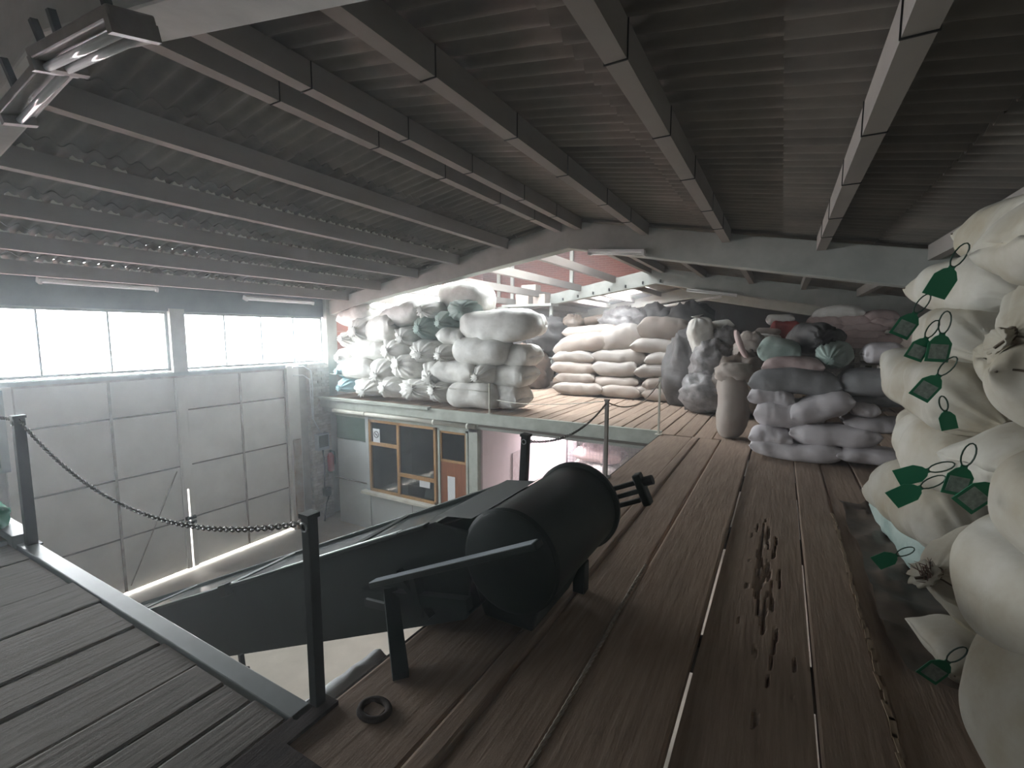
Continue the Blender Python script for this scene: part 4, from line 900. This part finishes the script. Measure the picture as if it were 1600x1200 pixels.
for nm in ('N2',):
    mb = MB(); rg_ = random.Random(5); c_ = sum((Vector(p) for p in neck_rows[nm][0]), Vector()) / len(neck_rows[nm][0])
    for k in range(26):
        a = c_ + Vector((.05, rg_.uniform(-.03, .03), rg_.uniform(-.03, .03))); m_ = a + Vector((-.03, rg_.uniform(-.02, .02), rg_.uniform(-.01, .03))); mb.tube([a, m_, m_ + Vector((-.02 - rg_.uniform(0, .03), rg_.uniform(-.04, .04), rg_.uniform(-.02, .05)))], [.0035, .0025, .001], 4)
    tag(mb.build('frayed_threads', M['threads'], near[nm]), None, None, None, 'stuff')
lpz = MB().tube([(.02 * math.cos(a) * 2.2, 0, .075 * math.sin(a)) for a in [math.pi * (.2 + 1.5 * i / 18) for i in range(19)]], .004, 5)
cb2 = tag(put('hanging_cord', lpz.mesh('hanging_cord', M['tag_loop']), None, (.80, 2.2, 1.86)), 'thin dark cord loop hanging on the white sack at right edge', 'cord')
# plastic film crumpled on the deck beside the near stack
def film(name, x0, x1, y0, y1, amp, m, label, z0=.012, seed=0, sc=3.0, n=30):
    V = []; F = []; o = Vector((seed * 7.3, seed * 3.1, 0))
    for i in range(n + 1):
        for j in range(n + 1):
            u, v = i / n, j / n; x = x0 + (x1 - x0) * u + .08 * noise.noise(o + Vector((v * 4, 3, 1))); y = y0 + (y1 - y0) * v + .08 * noise.noise(o + Vector((u * 4, 9, 2)))
            r = 1 - abs(noise.noise(o + Vector((x * sc, y * sc, 0)))) * 2; V.append((x, y, z0 + amp * max(0, r) ** 3 + amp * .25 * (1 + noise.noise(o + Vector((x * 9, y * 9, 3))))))
    for i in range(n):
        for j in range(n): F.append((i * (n + 1) + j, (i + 1) * (n + 1) + j, (i + 1) * (n + 1) + j + 1, i * (n + 1) + j + 1))
    return tag(MB().add(V, F).build(name, M[m], None, True), label, 'film')
film('plastic_film', .56, .98, 2.7, 5.3, .05, 'film', 'dark crumpled plastic film on the deck along the near sacks', seed=2)

# clutter behind: tall open sack, peaked sack, heaps of empty bags
o, _r = sack((-.62, 7.97, .50), 1.02, .52, .44, 'P', 'sack_tan', 20, 90, 0, False, 'twine', 'tall cream sack standing upright with crumpled open top', None, ends=('round', 'round'))
def crumple(name, loc, rx, ry, rz, m, label, cat, seed, n=26, amp=.30, group=None, freq=2.2):
    V = []; F = []; ofs = Vector((seed * 11.1, seed * 5.7, seed * 2.3)); nu, nv = n // 2 + 6, n
    for i in range(nu + 1):
        ph = math.pi * i / nu
        for j in range(nv):
            th = 2 * math.pi * j / nv; d = Vector((math.sin(ph) * math.cos(th), math.sin(ph) * math.sin(th), math.cos(ph)))
            r = 1 + amp * (1 - 2.2 * abs(noise.noise(ofs + d * freq))) + amp * .55 * (1 - 2 * abs(noise.noise(ofs + d * freq * 2.6)))
            z = d.z * rz * r
            V.append((d.x * rx * r, d.y * ry * r, max(z, -rz * .93)))
    for i in range(nu):
        for j in range(nv):
            k = (j + 1) % nv; F.append((i * nv + j, (i + 1) * nv + j, (i + 1) * nv + k, i * nv + k))
    o = MB().add(V, F).build(name, M[m], None, True); o.location = (loc[0], loc[1], loc[2]); return tag(o, label, cat, group)
t_ = crumple('crumpled_sack_mouth', (0, 0, 0), .20, .18, .16, 'sack_tan', None, None, 3, amp=.35)
t_.parent = o; t_.location = (-.52, 0, 0); t_.rotation_euler = (0, R(90), 0); t_.name = 'sack_mouth'
pk_, _r = sack((-1.55, 10.95, 1.55), .95, .60, .55, 'T', 'sack', 20, 78, 0, False, 'twine', 'white peaked sack standing upright on the rubbish heap', None)
sack((-1.30, 11.25, 1.72), .7, .5, .36, 'P', 'sack', 15, -8, 0, False, 'twine', 'pale sack lying beside the white peaked sack', None)
sl_, _r = sack((-.68, 9.7, 1.42), .55, .16, .10, 'P', 'sack_pink', 20, 68, 0, False, 'twine', 'narrow folded pink white bag propped on the rubbish heap', None)
for args in (
 ('rubbish_bag', (-1.75, 11.3, .75), .5, .45, .8, 'sack_slate', 'dark grey bag below the white peaked sack', 'bag', 1),
 ('rubbish_bag', (-1.25, 10.7, .95), .36, .35, .42, 'greyfilm', 'crumpled grey film bundle under the white peaked sack', 'bag', 2),
 ('rubbish_bag', (-1.05, 11.0, 1.45), .26, .26, .26, 'greyfilm', 'crumpled grey bag high on the rubbish heap', 'bag', 4),
 ('rubbish_bag', (-1.15, 10.4, .40), .55, .4, .4, 'greyfilm', 'crumpled silvery bags at the foot of rubbish heap', 'bag', 5),
 ('rubbish_bag', (-.82, 10.9, 1.15), .26, .26, .3, 'film', 'black crumpled bag right in the rubbish heap', 'bag', 6),
 ('rubbish_bag', (-.55, 10.5, 1.30), .24, .24, .3, 'sack_tan', 'brownish bag beside the folded pink bag', 'bag', 7),
 ('rubbish_bag', (-.60, 10.3, .55), .5, .4, .58, 'film', 'dark bag pile in the gap behind the tall sack', 'bag', 8),
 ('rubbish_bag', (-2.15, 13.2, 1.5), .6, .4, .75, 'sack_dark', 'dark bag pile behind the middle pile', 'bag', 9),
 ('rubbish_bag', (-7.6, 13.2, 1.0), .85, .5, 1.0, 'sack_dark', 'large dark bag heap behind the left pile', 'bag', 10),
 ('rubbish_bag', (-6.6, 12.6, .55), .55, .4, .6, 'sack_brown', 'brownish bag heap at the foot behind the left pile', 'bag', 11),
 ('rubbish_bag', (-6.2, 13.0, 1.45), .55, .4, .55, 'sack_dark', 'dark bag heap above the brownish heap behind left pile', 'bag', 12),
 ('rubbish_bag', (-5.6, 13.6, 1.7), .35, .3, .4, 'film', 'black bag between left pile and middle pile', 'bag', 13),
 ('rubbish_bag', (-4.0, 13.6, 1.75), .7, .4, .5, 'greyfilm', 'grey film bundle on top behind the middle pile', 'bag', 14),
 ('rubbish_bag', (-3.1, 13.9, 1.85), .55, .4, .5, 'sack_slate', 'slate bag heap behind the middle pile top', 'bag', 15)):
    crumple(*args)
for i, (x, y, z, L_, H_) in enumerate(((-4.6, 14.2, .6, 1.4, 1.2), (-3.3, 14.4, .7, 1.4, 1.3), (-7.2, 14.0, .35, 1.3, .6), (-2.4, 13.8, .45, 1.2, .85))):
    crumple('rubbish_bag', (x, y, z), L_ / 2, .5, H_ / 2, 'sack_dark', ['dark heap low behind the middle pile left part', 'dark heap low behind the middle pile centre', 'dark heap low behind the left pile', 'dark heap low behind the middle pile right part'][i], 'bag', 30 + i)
cy = thing('plastic_roll', 'dark rolled film tube leaning on the bags behind the middle pile', 'roll', (-4.7, 13.6, 2.05), (0, R(80), R(10)))
MB().tube([(0, 0, -.5), (0, 0, .5)], .16, 18).build('roll_body', M['film'], cy, True); MB().tube([(0, 0, -.52), (0, 0, .52)], .05, 10).build('core', M['paper'], cy, True)
# cartons stored on a ledge before the rear beam
for i, (x, z, w_, h_) in enumerate(((-7.85, 2.83, .5, .38), (-7.2, 2.80, .45, .32), (-7.6, 3.16, .55, .26))):
    t = thing('carton', ['cream carton, left one on the ledge before the brick wall', 'cream carton, right one on the ledge before the brick wall', 'cream carton lying on top of the two cartons by the brick wall'][i], 'carton', (x, 14.6, z)); MB().box((0, 0, 0), (w_, .4, h_)).build('box', M['sack_tan'], t, bevel=.01); MB().box((0, -.202, 0), (.06, .003, h_)).build('tape', M['twine'], t)
MB().span((-8.6, 14.3, 2.56), (-6.7, 14.9, 2.64)).build('ledge', M['rafter'], bw)
for x in (-8.5, -6.8): MB().span((x - .05, 14.5, 0), (x + .05, 14.6, 2.56)).build('ledge_post', M['rafter'], bw)
# under the mezzanine: bundles behind the cage
t = thing('film_bundle', 'maroon plastic bundle on the stack inside the wire cage', 'bundle', (-4.2, 11.9, -1.0)); 
o = crumple('bundle_body', (0, 0, 0), .62, .4, .22, 'maroon', None, None, 21); o.parent = t; o.location = (0, 0, 0); MB().tube([(0, .42 * math.cos(a), .24 * math.sin(a)) for a in [2 * math.pi * i / 16 for i in range(16)]], .012, 5, True).build('strap', M['twine'], t)
for i, (z, m_) in enumerate(((-2.95, 'sack'), (-2.5, 'sack_pink'), (-2.05, 'sack'), (-1.6, 'sack_pink'))):
    sack((-4.2 + .1 * (i % 2), 11.95, z), 1.3, .7, .46, 'P', m_, 0, 0, 0, False, 'twine', ['white sack on the floor inside the wire cage', 'pinkish sack second up inside the wire cage', 'white sack third up inside the wire cage', 'pinkish sack topmost inside the wire cage'][i], 'sacks inside the wire cage')
# green net bag at the far left of the side deck
o = crumple('net_bag', (-5.55, 1.0, .14), .22, .14, .12, 'twine_green', 'bright green crumpled net bag on the side deck at left edge', 'bag', 41, amp=.4)
o2 = crumple('net_bag', (-6.05, .9, .3), .2, .2, .26, 'sack_green', 'grey green bag at the extreme left beside the green net', 'bag', 42, amp=.3)
